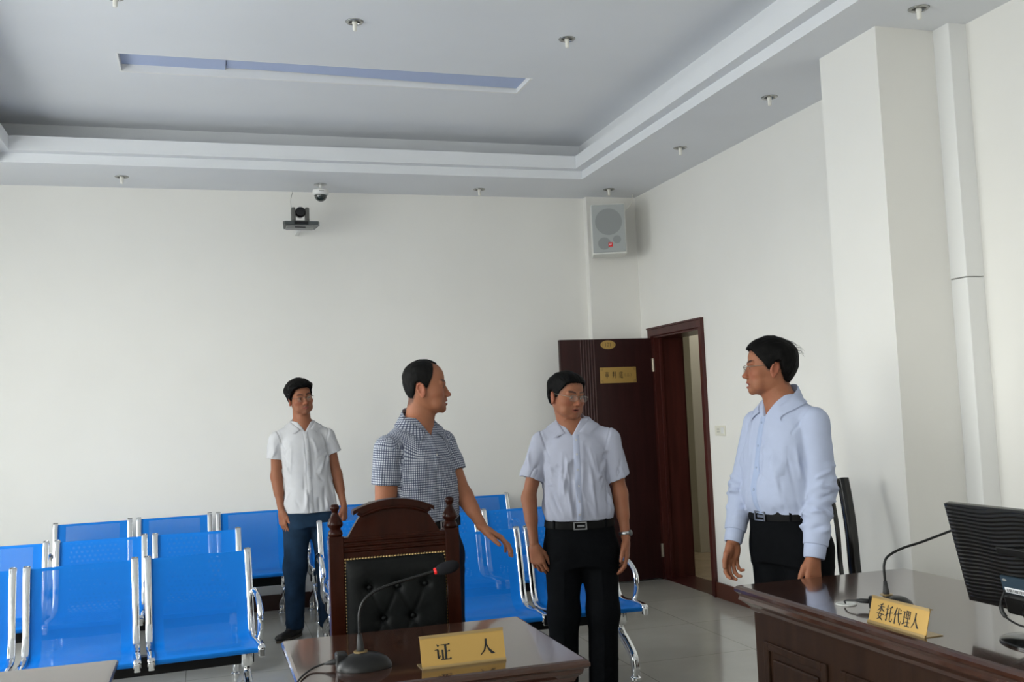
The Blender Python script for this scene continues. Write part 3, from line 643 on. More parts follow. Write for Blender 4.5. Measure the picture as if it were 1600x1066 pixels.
mic('black gooseneck microphone with a red ring on the witness table', (.415, 2.862, .7605), 0,
    [(-.006, .018, .03), (-.008, .018, .105), (-.004, .022, .155), (.018, .024, .190), (.068, .022, .214), (.145, .016, .232), (.214, .010, .247)],
    [(-.066, .03, .020), (-.11, .045, .012), (-.145, .025, .006), (-.18, -.05, .0045), (-.205, -.14, .004)])
mic('black gooseneck microphone on the long desk behind the gold nameplate', (2.146, 2.822, .7605), 0,
    [(.0, .035, .03), (.0, .038, .10), (.003, .040, .140), (.020, .038, .166), (.070, .030, .188), (.14, .018, .205), (.235, .004, .232), (.285, -.004, .246)],
    [(-.064, .05, .024), (-.085, .075, .024), (-.098, .11, .020), (-.093, .135, .012), (-.085, .142, .004)], base_r=(.070, .050))

# ------------------------------------------------------------------ gold nameplates
def nameplate(label, loc, rotz, w, h, keys, adv, x0, gw, gh, z0, tilt):
    t = thing('nameplate', label, 'nameplate', loc, rotz)
    M = Rot(-tilt, 'X')         # local: x along, z up, leaning back (+y)
    b = BM(); box(b, (-w/2, 0, .004), (w/2, .0022, h), M); pl = obj('plate', b, 'gold_plate', t)
    b = BM(); box(b, (-w/2, -.003, h-.003), (w/2, .010, h), M); box(b, (-w/2, -.0015, h-.008), (w/2, .0, h), M); obj('top_edge', b, 'gold_edge', t)
    b = BM(); box(b, (-w/2, -.004, 0), (w/2, .002, .007), M); obj('bottom_edge', b, 'gold_edge', t)
    b = BM(); box(b, (-w/2, -.004, 0), (w/2, .062, .0022)); obj('foot', b, 'gold_edge', t)
    for k, key in enumerate(keys):
        glyph('character', key, M @ FX(x0+k*adv, z0, gw, gh, -.0004), 'ink', pl, 1.2)
    return t
nameplate('gold nameplate with two black characters on the witness table', (.681, 2.768, .76), R(1.5), .243, .089, ['zheng', 'ren'], .128, -.083, .048, .048, .018, R(14))
nameplate('gold nameplate with five black characters on the long desk', (1.962, 2.580, .76), R(-89), .255, .084, ['wei', 'tuo', 'dai', 'li', 'ren'], .0385, -.095, .034, .050, .016, R(16))

# ------------------------------------------------------------------ monitor seen from behind
t = thing('computer_monitor', 'black computer monitor seen from behind on the long desk, wavy ribbed back', 'monitor', (2.217, 2.298, .7605), R(-90.5))
TL = R(13); MW, MH = .51, .305
MM = Tr(0, -.052, .214) @ Rot(TL, 'X')       # local: back faces -y, leans
b = BM(); box(b, (-MW/2, .012, -MH/2), (MW/2, .034, MH/2), MM, bevel=.004); obj('bezel', b, 'black_gloss', t)
b = BM(); nx, nz = 60, 132; vv = []
for i in range(nx+1):
    for j in range(nz+1):
        u, v = i/nx, j/nz; e = min(1, 12*min(u, 1-u))*min(1, 9*min(v, 1-v)); s_ = math.sqrt(1-(1-e)**2)
        bulge = .016*math.exp(-((u-.5)/.28)**2-((v-.4)/.35)**2)
        y = .012-.010*s_-bulge*s_-s_*.0021*math.sin(2*PI*(v*26+.55*math.sin(u*5.0+1.1)+.25*math.sin(u*13+v*4)))
        vv.append(b.verts.new(MM @ Vector((-MW/2+MW*u, y, -MH/2+MH*v))))
for i in range(nx):
    for j in range(nz): b.faces.new([vv[k] for k in (i*(nz+1)+j, i*(nz+1)+j+1, (i+1)*(nz+1)+j+1, (i+1)*(nz+1)+j)])
obj('back_shell', b, 'black_gloss', t, smooth=True)
b = BM(); box(b, (-MW/2+.012, .034, -MH/2+.014), (MW/2-.012, .0345, MH/2-.012), MM); obj('screen', b, 'black_gloss', t)
b = BM(); box(b, (-.050, -.0185, .028), (.110, -.010, .050), MM, bevel=.003); obj('vent_slot', b, 'black_plastic', t)
b = BM(); box(b, (-.060, -.0200, -.085), (.075, -.010, -.036), MM); lb = obj('rating_label', b, 'label_blue', t); lb['label'] = 'dark blue rating sticker'
b = BM(); box(b, (-.052, -.0206, -.083), (.070, -.0199, -.068), MM)
obj('barcode_strip', b, 'label_white', lb)
b = BM(); x = -.046; rr = random.Random(3)
while x < .03: w = rr.choice((.0006, .001, .0016)); box(b, (x, -.0210, -.081), (x+w, -.0205, -.072), MM); x += w+rr.choice((.0008, .0012, .0018))
obj('barcode', b, 'ink', lb)
b = BM(); lathe(b, [(0, 0), (.008, 0), (.008, .0006), (0, .0006)], 20, MM @ Tr(-.046, -.0200, -.047) @ Rot(PI/2, 'X') @ Matrix.Diagonal((1, .45, 1, 1))); obj('maker_mark', b, 'grey_plastic', lb)
b = BM(); box(b, (-.058, -.030, -.145), (.085, .014, -.086), MM, bevel=.008); obj('hinge_cover', b, 'black_plastic', t)
b = BM(); tube(b, spline([(.030, -.040, .11), (.034, -.040, .08), (.040, -.030, .045), (.044, -.022, .012)], 6), .02, 16, flat=(.032, .018), ref=(1, 0, 0)); obj('stand_neck', b, 'black_gloss', t, smooth=True)
b = BM(); lathe(b, [(0, .020), (.3, .019), (.7, .014), (.95, .008), (1, .004), (1, 0), (0, 0)], 48, Tr(.045, -.025, 0) @ Matrix.Diagonal((.125, .10, 1, 1))); obj('stand_base', b, 'black_gloss', t, smooth=True, angle=50)
b = BM(); tube(b, spline([(-.045, -.062, .135), (-.04, -.085, .10), (-.022, -.09, .07), (.0, -.06, .045), (.02, -.03, .04)], 6), .003, 8); tube(b, spline([(-.038, -.087, .095), (-.030, -.090, .08), (-.020, -.089, .068)], 4), [.006]*9, 10); obj('cable', b, 'black_rubber', t, smooth=True)
# ------------------------------------------------------------------ implicit surfaces for the people
f32 = np.float32
class Prim:
    def __init__(s, f, lo, hi, k=.01, op='u'): s.f, s.lo, s.hi, s.k, s.op = f, np.array(lo, f32), np.array(hi, f32), k, op
def smin(a, b, k):
    if k <= 0: return np.minimum(a, b)
    h = np.clip(.5+.5*(b-a)/k, 0, 1); return b*(1-h)+a*h-k*h*(1-h)
def smax(a, b, k): return -smin(-a, -b, k)
def cone(a, b, r1, r2=None, k=.01, op='u', sq=None):
    """tapered capsule; sq=(axis vector, factor) squashes the section along an axis"""
    a = np.array(a, f32); b = np.array(b, f32); r2 = r1 if r2 is None else r2; ab = b-a; L2 = max(float(ab@ab), 1e-9)
    if sq is not None: ax = np.array(sq[0], f32); ax = ax/np.linalg.norm(ax); q = sq[1]
    def f(p):
        v = p-a; t = np.clip(v@ab/L2, 0, 1); w = v-t[:, None]*ab
        if sq is not None: c = w@ax; w = w+(c*(1/q-1))[:, None]*ax
        d = np.sqrt((w*w).sum(1))-(r1+(r2-r1)*t)
        return d*(min(1, q) if sq is not None else 1)
    m = max(r1, r2)*(max(1, sq[1]) if sq is not None else 1)
    return Prim(f, np.minimum(a, b)-m, np.maximum(a, b)+m, k, op)
def ell(c, r, k=.01, op='u', Rm=None):
    c = np.array(c, f32); r = np.array(r, f32)
    def f(p):
        v = p-c
        if Rm is not None: v = v @ Rm
        k0 = np.sqrt(((v/r)**2).sum(1)); k1 = np.sqrt(((v/(r*r))**2).sum(1))+1e-9
        return k0*(k0-1)/k1
    m = float(r.max()) if Rm is not None else r
    return Prim(f, c-m, c+m, k, op)
def chain(pts, rs, k=.01, op='u', kin=.006, sq=None):
    cs = [cone(pts[i], pts[i+1], rs[i], rs[i+1], sq=sq) for i in range(len(pts)-1)]
    def f(p):
        d = cs[0].f(p)
        for c in cs[1:]: d = smin(d, c.f(p), kin)
        return d
    return Prim(f, np.min([c.lo for c in cs], 0), np.max([c.hi for c in cs], 0), k, op)
def lut(zs, vals, sm=.008, n=500):
    z = np.linspace(zs[0], zs[-1], n); v = np.interp(z, zs, vals); h = z[1]-z[0]; w = max(1, int(sm/h)); g = np.exp(-.5*(np.arange(-2*w, 2*w+1)/w)**2); g /= g.sum()
    return z.astype(f32), np.convolve(np.pad(v, 2*w, mode='edge'), g, 'valid').astype(f32)
def column(rows, c=(0, 0), yaw=0, k=.02, op='u', n=2.3, sm=.02):
    """body of stacked cross sections; rows: z, half width, front (y-), back (y+), x centre, y of widest"""
    rows = sorted(rows); zs = [r[0] for r in rows]; T = [lut(zs, [r[i] for r in rows], sm) for i in range(1, 6)]; Z = T[0][0]; ca, sa = math.cos(yaw), math.sin(yaw)
    def f(p):
        x = (p[:, 0]-c[0])*ca+(p[:, 1]-c[1])*sa; y = -(p[:, 0]-c[0])*sa+(p[:, 1]-c[1])*ca
        z = np.clip(p[:, 2], zs[0], zs[-1]); hw, yf, yb, xc, yc = (np.interp(z, Z, t[1]) for t in T)
        x = x-xc; y = y-yc; d = np.where(y < 0, yc-yf, yb-yc)
        d = np.maximum(d, .004); hw = np.maximum(hw, .004)
        g = ((np.abs(x)/hw)**n+(np.abs(y)/d)**n)**(1/n)
        v = (g-1)*np.minimum(hw, d)
        return np.maximum(v, np.maximum(zs[0]-p[:, 2], p[:, 2]-zs[-1])).astype(f32)
    m = max(max(r[1]+abs(r[4]) for r in rows), max(max(-r[2], r[3]) for r in rows))*1.2
    return Prim(f, (c[0]-m, c[1]-m, zs[0]), (c[0]+m, c[1]+m, zs[-1]), k, op)
def ring_point(rows, z, a, c=(0, 0), yaw=0, off=0, n=2.3, sm=.02):
    rows = sorted(rows); zs = [r[0] for r in rows]; hw, yf, yb, xc, yc = (np.interp(z, *lut(zs, [r[i] for r in rows], sm)) for i in range(1, 6))
    ca, sa = math.cos(a), math.sin(a); d = (yc-yf) if sa < 0 else (yb-yc)
    g = ((abs(ca)/(hw+off))**n+(abs(sa)/(d+off))**n)**(-1/n); x = g*ca+xc; y = g*sa+yc
    return Vector((c[0]+x*math.cos(yaw)-y*math.sin(yaw), c[1]+x*math.sin(yaw)+y*math.cos(yaw), z))
def xf(pr, Rm, t, s=1.):
    """put a primitive built in a local frame into the world: p_world = s*Rm@p + t"""
    Rm = np.array(Rm, f32); t = np.array(t, f32); f0 = pr.f
    cs = np.array([[x, y, z] for x in (pr.lo[0], pr.hi[0]) for y in (pr.lo[1], pr.hi[1]) for z in (pr.lo[2], pr.hi[2])], f32) @ Rm.T * s + t
    return Prim(lambda p: f0(((p-t) @ Rm)/s)*s, cs.min(0), cs.max(0), pr.k*s, pr.op)
def group(prs, k=.01, op='u'):
    def f(p):
        d = None
        for q in prs:
            v = q.f(p)
            d = v if d is None else (smin(d, v, q.k) if q.op == 'u' else smax(d, -v, q.k) if q.op == 's' else smax(d, v, q.k))
        return d
    us = [q for q in prs if q.op == 'u']
    return Prim(f, np.min([q.lo for q in us], 0), np.max([q.hi for q in us], 0), k, op)
def ev(prs, P, margin):
    d = np.full(len(P), 1e3, f32); lo = P.min(0); hi = P.max(0)
    for q in prs:
        m = q.k+margin
        if q.op != 'i' and (np.any(q.lo-m > hi) or np.any(q.hi+m < lo)): continue
        idx = slice(None)
        if q.op != 'i':
            idx = np.nonzero(np.all((P > q.lo-m) & (P < q.hi+m), 1))[0]
            if not len(idx): continue
        v = q.f(P[idx]).astype(f32); a = d[idx]
        d[idx] = smin(a, v, q.k) if q.op == 'u' else smax(a, -v, q.k) if q.op == 's' else smax(a, v, q.k)
    return d
def polygonize(prs, h, smooth=2):
    us = [q for q in prs if q.op == 'u']
    lo = np.min([q.lo for q in us], 0)-4*h; hi = np.max([q.hi for q in us], 0)+4*h; S = 5
    nb = np.ceil((hi-lo)/(h*S)).astype(int)+1; n = nb*S
    g = np.stack(np.meshgrid(*[np.arange(m) for m in nb], indexing='ij'), -1).reshape(-1, 3)
    cen = (lo+(g+.5)*S*h-.5*h).astype(f32)
    cv = np.concatenate([ev(prs, cen[i:i+20000], 9*h) for i in range(0, len(cen), 20000)])
    act = np.abs(cv) < S*h*1.9
    vol = np.repeat(np.repeat(np.repeat(np.where(cv < 0, -1, 1).astype(f32).reshape(nb), S, 0), S, 1), S, 2)
    ab = g[act]; ab = ab[np.lexsort((ab[:, 0], ab[:, 1], ab[:, 2]))]
    off = np.stack(np.meshgrid(*[np.arange(S)]*3, indexing='ij'), -1).reshape(-1, 3)
    for i in range(0, len(ab), 400):
        I = (ab[i:i+400, None, :]*S+off[None]).reshape(-1, 3); P = (lo+I*h).astype(f32)
        vol[I[:, 0], I[:, 1], I[:, 2]] = ev(prs, P, 4*h)
    neg = (vol < 0); s = np.zeros(tuple(n-1), np.int8)
    cor = [(a, b, c) for a in (0, 1) for b in (0, 1) for c in (0, 1)]
    for a, b, c in cor: s += neg[a:n[0]-1+a, b:n[1]-1+b, c:n[2]-1+c]
    cells = np.argwhere((s > 0) & (s < 8)); ids = np.full(tuple(n), -1, np.int32); ids[cells[:, 0], cells[:, 1], cells[:, 2]] = np.arange(len(cells))
    cvv = {c: vol[cells[:, 0]+c[0], cells[:, 1]+c[1], cells[:, 2]+c[2]] for c in cor}
    acc = np.zeros((len(cells), 3)); cnt = np.zeros(len(cells))
    for c in cor:
        for ax in range(3):
            if c[ax]: continue
            e = list(c); e[ax] = 1; e = tuple(e); a, b = cvv[c], cvv[e]; m = (a < 0) != (b < 0)
            t = np.where(m, a/np.where(m, a-b, 1), 0); p = np.array(c, float)[None].repeat(len(cells), 0); p[:, ax] = t
            acc[m] += p[m]; cnt[m] += 1
    V = lo+(cells+acc/cnt[:, None])*h; F = []
    for ax in range(3):
        a1, a2 = [(1, 2), (2, 0), (0, 1)][ax]
        sl0 = [slice(None)]*3; sl1 = [slice(None)]*3; sl0[ax] = slice(0, -1); sl1[ax] = slice(1, None)
        e = np.argwhere(neg[tuple(sl0)] != neg[tuple(sl1)]); e = e[(e[:, a1] > 0) & (e[:, a2] > 0)]
        fl = neg[e[:, 0], e[:, 1], e[:, 2]]; q = []
        for d1, d2 in ((-1, -1), (0, -1), (0, 0), (-1, 0)):
            k = e.copy(); k[:, a1] += d1; k[:, a2] += d2; q.append(ids[k[:, 0], k[:, 1], k[:, 2]])
        q = np.stack(q, 1); q[~fl] = q[~fl][:, ::-1]; F.append(q[(q >= 0).all(1)])
    F = np.concatenate(F); V = V.astype(float)
    for _ in range(smooth): V = relax(V, F, .5)
    return V, F
def relax(V, F, w):
    A = np.zeros_like(V); n = np.zeros(len(V))
    for i in range(4):
        a, b = F[:, i], F[:, (i+1) % 4]
        for c in range(3): A[:, c] += np.bincount(a, V[b, c], len(V))+np.bincount(b, V[a, c], len(V))
        n += np.bincount(a, minlength=len(V))+np.bincount(b, minlength=len(V))
    return V+w*(A/np.maximum(n, 1)[:, None]-V)
def normals(V, F):
    fn = np.cross(V[F[:, 2]]-V[F[:, 0]], V[F[:, 3]]-V[F[:, 1]]); N = np.zeros_like(V)
    for i in range(4):
        for c in range(3): N[:, c] += np.bincount(F[:, i], fn[:, c], len(V))
    return N/np.maximum(np.linalg.norm(N, axis=1), 1e-12)[:, None]
def npmesh(name, V, F, mat, parent):
    me = bpy.data.meshes.new(name); me.vertices.add(len(V)); me.vertices.foreach_set('co', V.astype(f32).ravel())
    k = F.shape[1]; me.loops.add(len(F)*k); me.loops.foreach_set('vertex_index', F.ravel().astype(np.int32))
    me.polygons.add(len(F)); me.polygons.foreach_set('loop_start', np.arange(len(F), dtype=np.int32)*k); me.polygons.foreach_set('loop_total', np.full(len(F), k, np.int32))
    me.update(calc_edges=True); me.polygons.foreach_set('use_smooth', [True]*len(F)); me.validate()
    return link(name, me, parent, mat)
def set_col(o, col):
    a = o.data.color_attributes.new('tint', 'FLOAT_COLOR', 'POINT'); c = np.ones((len(col), 4), f32); c[:, :3] = col; a.data.foreach_set('color', c.ravel())
def set_vec(o, name, v):
    a = o.data.attributes.new(name, 'FLOAT_VECTOR', 'POINT'); a.data.foreach_set('vector', v.astype(f32).ravel())
def sstep(x, a, b): t = np.clip((x-a)/(b-a), 0, 1); return t*t*(3-2*t)
def vnoise(P, scale, seed=0):
    """smooth value noise, vectorised"""
    q = P/scale; i = np.floor(q).astype(np.int64); f = q-i; f = f*f*(3-2*f); out = 0
    for a in (0, 1):
        for b in (0, 1):
            for c in (0, 1):
                h = (i[:, 0]+a)*374761393+(i[:, 1]+b)*668265263+(i[:, 2]+c)*2147483647+seed*1442695041
                h = (h ^ (h >> 13))*1274126177; h = (h ^ (h >> 16)) & 0xffff
                w = (f[:, 0] if a else 1-f[:, 0])*(f[:, 1] if b else 1-f[:, 1])*(f[:, 2] if c else 1-f[:, 2])
                out = out+w*(h/65535.)
    return out*2-1
# ---- materials of skin, hair, cloth
def vcol(m, attr='tint', mul=None):
    t = NT(m); a = t.n('ShaderNodeVertexColor'); a.layer_name = attr; return t, a
m = principled('skin', (.4, .2, .13), .55, spec=.25); t, a = vcol(m); nz = t.n('ShaderNodeTexNoise'); nz.inputs['Scale'].default_value = 90; nz.inputs['Detail'].default_value = 4
mx = t.n('ShaderNodeMixRGB', blend_type='OVERLAY'); mx.inputs[0].default_value = .10; t.l(a.outputs[0], mx.inputs[1]); t.l(nz.outputs['Fac'], mx.inputs[2]); t.l(mx.outputs[0], t.b.inputs['Base Color'])
t.b.inputs['Subsurface Weight'].default_value = .12; t.b.inputs['Subsurface Radius'].default_value = (.01, .004, .002); t.b.inputs['Subsurface Scale'].default_value = .6
def hair_mat(name, c1, c2):
    m = principled(name, c1, .65, spec=.10); noise_col(m, c1, c2, 60, 4, stretch=(1, .22, .35), bump=.5, bump_scale=220, dist=.0015)
hair_mat('hair_black', (.0012, .0012, .0012), (.0045, .004, .004)); hair_mat('hair_greying', (.002, .002, .002), (.010, .0095, .009))
def cloth(name, col, rough=.85, scale=900, var=.015, bump=.15, spec=.2):
    m = principled(name, col, rough, spec=spec); m.node_tree.nodes['Principled BSDF'].inputs['Sheen Weight'].default_value = .0
    return noise_col(m, tuple(c*(1-var) for c in col), tuple(min(1, c*(1+var)) for c in col), 40, 5, bump=bump, bump_scale=scale, dist=.0006)
cloth('shirt_white', (.54, .54, .555)); cloth('shirt_pale_blue', (.385, .40, .485)); cloth('shirt_pale_blue_edge', (.36, .39, .50)); cloth('shirt_sky', (.41, .46, .61)); cloth('shirt_sky_light', (.36, .43, .61))
cloth('trousers_black', (.0045, .005, .006), var=.15, spec=.05); cloth('trousers_navy', (.009, .014, .026), var=.12, spec=.08)
m = principled('jeans', (.012, .030, .062), .85, spec=.15); noise_col(m, (.008, .020, .040), (.018, .044, .085), 9, 6, lo=.35, hi=.7, bump=.2, bump_scale=700, dist=.0006)
principled('belt_leather', (.004, .004, .004), .6, spec=.12); principled('buckle_metal', (.28, .28, .29), .28, 1.0); principled('button_pearl', (.42, .42, .42), .35); principled('button_blue', (.30, .36, .50), .3)
principled('shoe_leather', (.014, .012, .011), .4); principled('shoe_sole', (.10, .08, .06), .7)
principled('eye_white', (.26, .22, .19), .35); principled('iris', (.012, .008, .006), .15); principled('glasses_metal', (.30, .27, .22), .25, 1.0); principled('mouth_dark', (.05, .012, .010), .6); principled('teeth', (.55, .50, .42), .35)
# check weave of the polo shirt, drawn in cloth coordinates (metres)
m = principled('shirt_check', (.5, .5, .5), .8, spec=.2); t = NT(m); at = t.n('ShaderNodeAttribute'); at.attribute_name = 'cloth_uv'; sx = t.n('ShaderNodeSeparateXYZ'); t.l(at.outputs['Vector'], sx.inputs[0])
def stripe(o, per, duty): return mth(t, 'LESS_THAN', mth(t, 'FRACT', mth(t, 'DIVIDE', o, per)), duty)
sa = stripe(sx.outputs[0], .0100, .46); sb = stripe(sx.outputs[1], .0100, .46)
su = mth(t, 'ADD', sa, sb); cr = t.n('ShaderNodeValToRGB'); cr.color_ramp.interpolation = 'CONSTANT'; e = cr.color_ramp.elements
e[0].position = 0; e[0].color = (.50, .53, .58, 1); e[1].position = .33; e[1].color = (.135, .15, .21, 1); x = e.new(.75); x.color = (.055, .062, .10, 1)
t.l(mth(t, 'MULTIPLY', su, .5), cr.inputs[0]); t.l(cr.outputs[0], t.b.inputs['Base Color'])

# ------------------------------------------------------------------ head, in its own frame: forward -y, eyes at z=0, metres
HZ = [(-.113, .020, -.068, -.045, 0, -.056), (-.106, .034, -.081, -.022, 0, -.045), (-.092, .049, -.084, .008, 0, -.026), (-.075, .0575, -.081, .035, 0, -.012), (-.058, .063, -.083, .060, 0, -.002), (-.040, .067, -.084, .074, 0, .004),
      (-.018, .0705, -.083, .088, 0, .008), (.0, .0725, -.082, .096, 0, .012), (.022, .0745, -.086, .101, 0, .016), (.050, .0755, -.087, .102, 0, .018), (.075, .0705, -.080, .095, 0, .018), (.095, .060, -.066, .081, 0, .014), (.110, .043, -.044, .058, 0, .010), (.118, .024, -.020, .032, 0, .007), (.121, .006, -.003, .012, 0, .005)]
def skull_rows(w=1., jaw=1., bk=1.): return [(z, hw*w*(jaw if z < -.03 else 1), yf, yb*bk if yb > 0 else yb, xc, yc) for z, hw, yf, yb, xc, yc in HZ]
def face_prims(o):
    w = o.get('w', 1.); P = [column(skull_rows(w, o.get('jaw', 1.), o.get('bk', 1.)), k=.01, n=2.25, sm=.007)]
    mo = o.get('mouth', 0.)
    for s in (-1, 1):
        P += [ell((s*.044*w, -.052, -.026), (.024, .022, .020), .03), ell((s*.040*w, -.050, -.072), (.022, .022, .024), .02), cone((s*.012, -.083, .017), (s*.044, -.074, .019), .008, .007, .012)]
    P += [ell((0, -.066, -.067), (.033, .021, .024), .015), ell((0, -.074, -.099), (.019, .013, .014), .012)]
    for s in (-1, 1): P += [ell((s*.031, -.094, -.003), (.018, .014, .012), .010, 's'), ell((s*.0315, -.0735, -.003), (.0165, .0115, .0115), .004)]
    P += [chain([(0, -.080, .010), (0, -.090, -.010), (0, -.1005, -.032)], [.0075, .0072, .0095], .009), ell((0, -.1035, -.036), (.0100, .0100, .0088), .006)]
    P += [ell((0, -.084, -.034), (.0105, .016, .015), .006)]
    for s in (-1, 1): P += [ell((s*.0120, -.0935, -.040), (.0080, .0100, .0075), .006), ell((s*.0065, -.1005, -.0468), (.0038, .0050, .0032), .003, 's')]
    P += [cone((-.004, -.090, -.054), (.004, -.090, -.054), .003, .003, .008)]
    zl = -.074-mo*.010
    P += [chain([(-.024, -.0795, -.0675), (-.008, -.0895, -.0625), (0, -.0895, -.0640), (.008, -.0895, -.0625), (.024, -.0795, -.0675)], [.0025, .0052, .0050, .0052, .0025], .004),
          chain([(-.021, -.0795, zl+.004), (0, -.0880, zl), (.021, -.0795, zl+.004)], [.0025, .0062, .0025], .004)]
    if mo: P += [ell((0, -.090, -.0675-mo*.006), (.016, .014, .0025+mo*.0055), .003, 's')]
    else: P += [chain([(-.022, -.0835, -.0690), (0, -.0950, -.0690), (.022, -.0835, -.0690)], [.0014, .0018, .0014], .002, 's')]
    # eye opening
    for s in (-1, 1): P += [chain([(s*.0195, -.0835, -.0055), (s*.031, -.0860, -.0028), (s*.044, -.0805, -.0030)], [.0016, .0031, .0016], .0015, 's')]
    # ears
    for s in (-1, 1):
        Rm = np.array(Matrix.Rotation(s*R(24), 3, 'Z') @ Matrix.Rotation(R(-10), 3, 'X'))
        ear = [ell((0, 0, 0), (.0075, .0175, .0300), 0), ell((s*.004, .001, -.0265), (.0055, .009, .0095), .006)]
        hel = [(0, -.013, .006), (0, -.010, .020), (0, 0, .0295), (0, .0125, .0255), (0, .0175, .012), (0, .014, -.006), (0, .006, -.020)]
        ear.append(chain([(s*.006, y, z) for _, y, z in hel], [.0033, .0036, .0040, .0042, .0040, .0034, .003], .004))
        ear.append(ell((s*.0105, .0005, .002), (.0062, .0098, .0150), .003, 's'))
        ear.append(cone((s*.004, -.011, -.006), (s*.005, -.011, -.0015), .0040, .0035, .002))
        P.append(xf(group(ear, .006), Rm, (s*.0765*w, .012, -.012)))
    return P
def finger(base, d, pal, L, r, curl):
    """chain of three phalanges; d = direction, pal = palmar direction"""
    pts = [Vector(base)]; rs = [r]; d = Vector(d).normalized(); pal = Vector(pal); ax = d.cross(pal).normalized()
    for l, c, q in zip(L, curl, (.97, .88, .76)):
        d = Quaternion(ax, R(c)) @ d; pts.append(pts[-1]+d*l); rs.append(r*q)
    return chain([tuple(p) for p in pts], rs, .005, kin=.003)
def hand_prims(org, d, pal, side, curl=(20, 28, 18), spread=1., thumb=(0, 0), s=1.):
    """org wrist, d fingers direction, pal palm normal (palmar), side=+1 thumb on d x pal side"""
    d = Vector(d).normalized(); pal = Vector(pal); pal = (pal-d*pal.dot(d)).normalized(); th = d.cross(pal).normalized()*side
    M = np.array([[th.x, pal.x, d.x], [th.y, pal.y, d.y], [th.z, pal.z, d.z]])
    P = []
    X = [.029, .010, -.010, -.0275]; Zb = [.088, .092, .088, .080]; r = [.0093, .0095, .0090, .0080]
    Ls = [(.043, .026, .020), (.047, .029, .021), (.044, .027, .020), (.034, .021, .018)]
    palm = [cone((0, 0, -.012), (0, 0, .02), .024, .026, .0, sq=((0, 1, 0), .70))]
    for x, z in zip(X, Zb): palm.append(cone((x*.55, 0, .012), (x, -.001, z-.006), .0155, .0125, .012, sq=((0, 1, 0), .88)))
    palm += [ell((.020, .009, .036), (.015, .013, .028), .012), ell((-.022, .008, .035), (.012, .011, .028), .012)]
    fs = [finger((x, -.001, z-.006), (x*.0+(.10*spread*(x/.03)), 0, 1), (0, 1, 0), L, q, [c*(1+.12*i) for c in curl]) for i, (x, z, L, q) in enumerate(zip(X, Zb, Ls, r))]
    hard = Prim(lambda p: np.minimum.reduce([f.f(p) for f in fs]), np.min([f.lo for f in fs], 0), np.max([f.hi for f in fs], 0), .006)
    a, b_ = thumb
    tb = chain([(.018, .008, .018), (.038+.006*a, .014+.010*b_, .046), (.047+.012*a, .020+.016*b_, .076), (.049+.016*a, .026+.020*b_, .102)], [.0135, .0120, .0102, .0085], .008, kin=.004)
    return [xf(q, M, org, s) for q in palm+[hard, tb]]
def frame(fwd, roll=0, pitch=0):
    """rotation matrix of a head looking along azimuth fwd (0 = towards -y, + = towards +x); pitch up; roll = crown to the person's left"""
    return Matrix.Rotation(fwd, 3, 'Z') @ Matrix.Rotation(-pitch, 3, 'X') @ Matrix.Rotation(roll, 3, 'Y')
def inside_halfspace(p0, nrm): p0 = np.array(p0, f32); nrm = np.array(nrm, f32)/np.linalg.norm(nrm); return lambda p: (p-p0)@nrm
def sleeve(S, H, r1, r2, nrm=None, wall=.006, k=.03, E=None, rE=None):
    """cloth tube from shoulder S (over elbow E) to hem H, cut square, hollow at the hem"""
    S, H = np.array(S, float), np.array(H, float); A = np.array(E, float) if E is not None else S; d = (H-A)/np.linalg.norm(H-A)
    hp = inside_halfspace(H, d if nrm is None else nrm)
    if E is None: body = cone(S, H+d*.03, r1, r2)
    else: body = chain([S, E, H+d*.03], [r1, rE, r2], kin=.02)
    cav = cone(H-d*.035, H+d*.2, r2-wall-.004, r2-wall)
    def f(p): return np.maximum(np.maximum(body.f(p), hp(p)), -cav.f(p))
    return Prim(f, body.lo, body.hi, k)
def folds(V, N, segs):
    """ridges/valleys along 3D segments: (a, b, width, amp)"""
    D = np.zeros(len(V))
    for a, b, w, amp in segs:
        a = np.array(a); b = np.array(b); lo = np.minimum(a, b)-3*w; hi = np.maximum(a, b)+3*w; m = np.nonzero(np.all((V > lo) & (V < hi), 1))[0]
        if not len(m): continue
        p = V[m]; ab = b-a; t = (p-a)@ab/(ab@ab); tc = np.clip(t, 0, 1); d = np.linalg.norm(p-a-tc[:, None]*ab, axis=1)
        D[m] += amp*np.exp(-(d/w)**1.6)*np.sin(PI*np.clip(.08+t*.84, 0, 1))
    return V+N*D[:, None]
# ------------------------------------------------------------------ building one person
SKIN = np.array((.300, .125, .066)); SKIN_RED = np.array((.32, .095, .056)); LIP = np.array((.27, .075, .058)); DARK = np.array((.016, .013, .012))
HL = {'full': [(0, .070), (22, .069), (38, .060), (50, .036), (60, .020), (70, -.006), (76, -.016), (88, -.016), (93, .016), (106, .016), (115, -.030), (130, -.062), (150, -.074), (180, -.078)],
      'receding': [(0, .096), (14, .096), (24, .099), (34, .106), (44, .102), (52, .078), (59, .042), (67, .014), (71, .0), (76, -.010), (86, -.012), (92, .014), (106, .014), (115, -.030), (130, -.062), (150, -.074), (180, -.078)]}
HL['cropped'] = [(0, .072), (22, .071), (38, .064), (50, .048), (60, .036), (70, .026), (93, .024), (106, .020), (115, .004), (130, -.020), (150, -.040), (180, -.050)]
def hairline(p, kind):
    ph = np.degrees(np.arctan2(np.abs(p[:, 0])*1.15, -(p[:, 1]-.012))); t = HL[kind]
    return np.interp(ph, [a for a, _ in t], [b for _, b in t]), ph
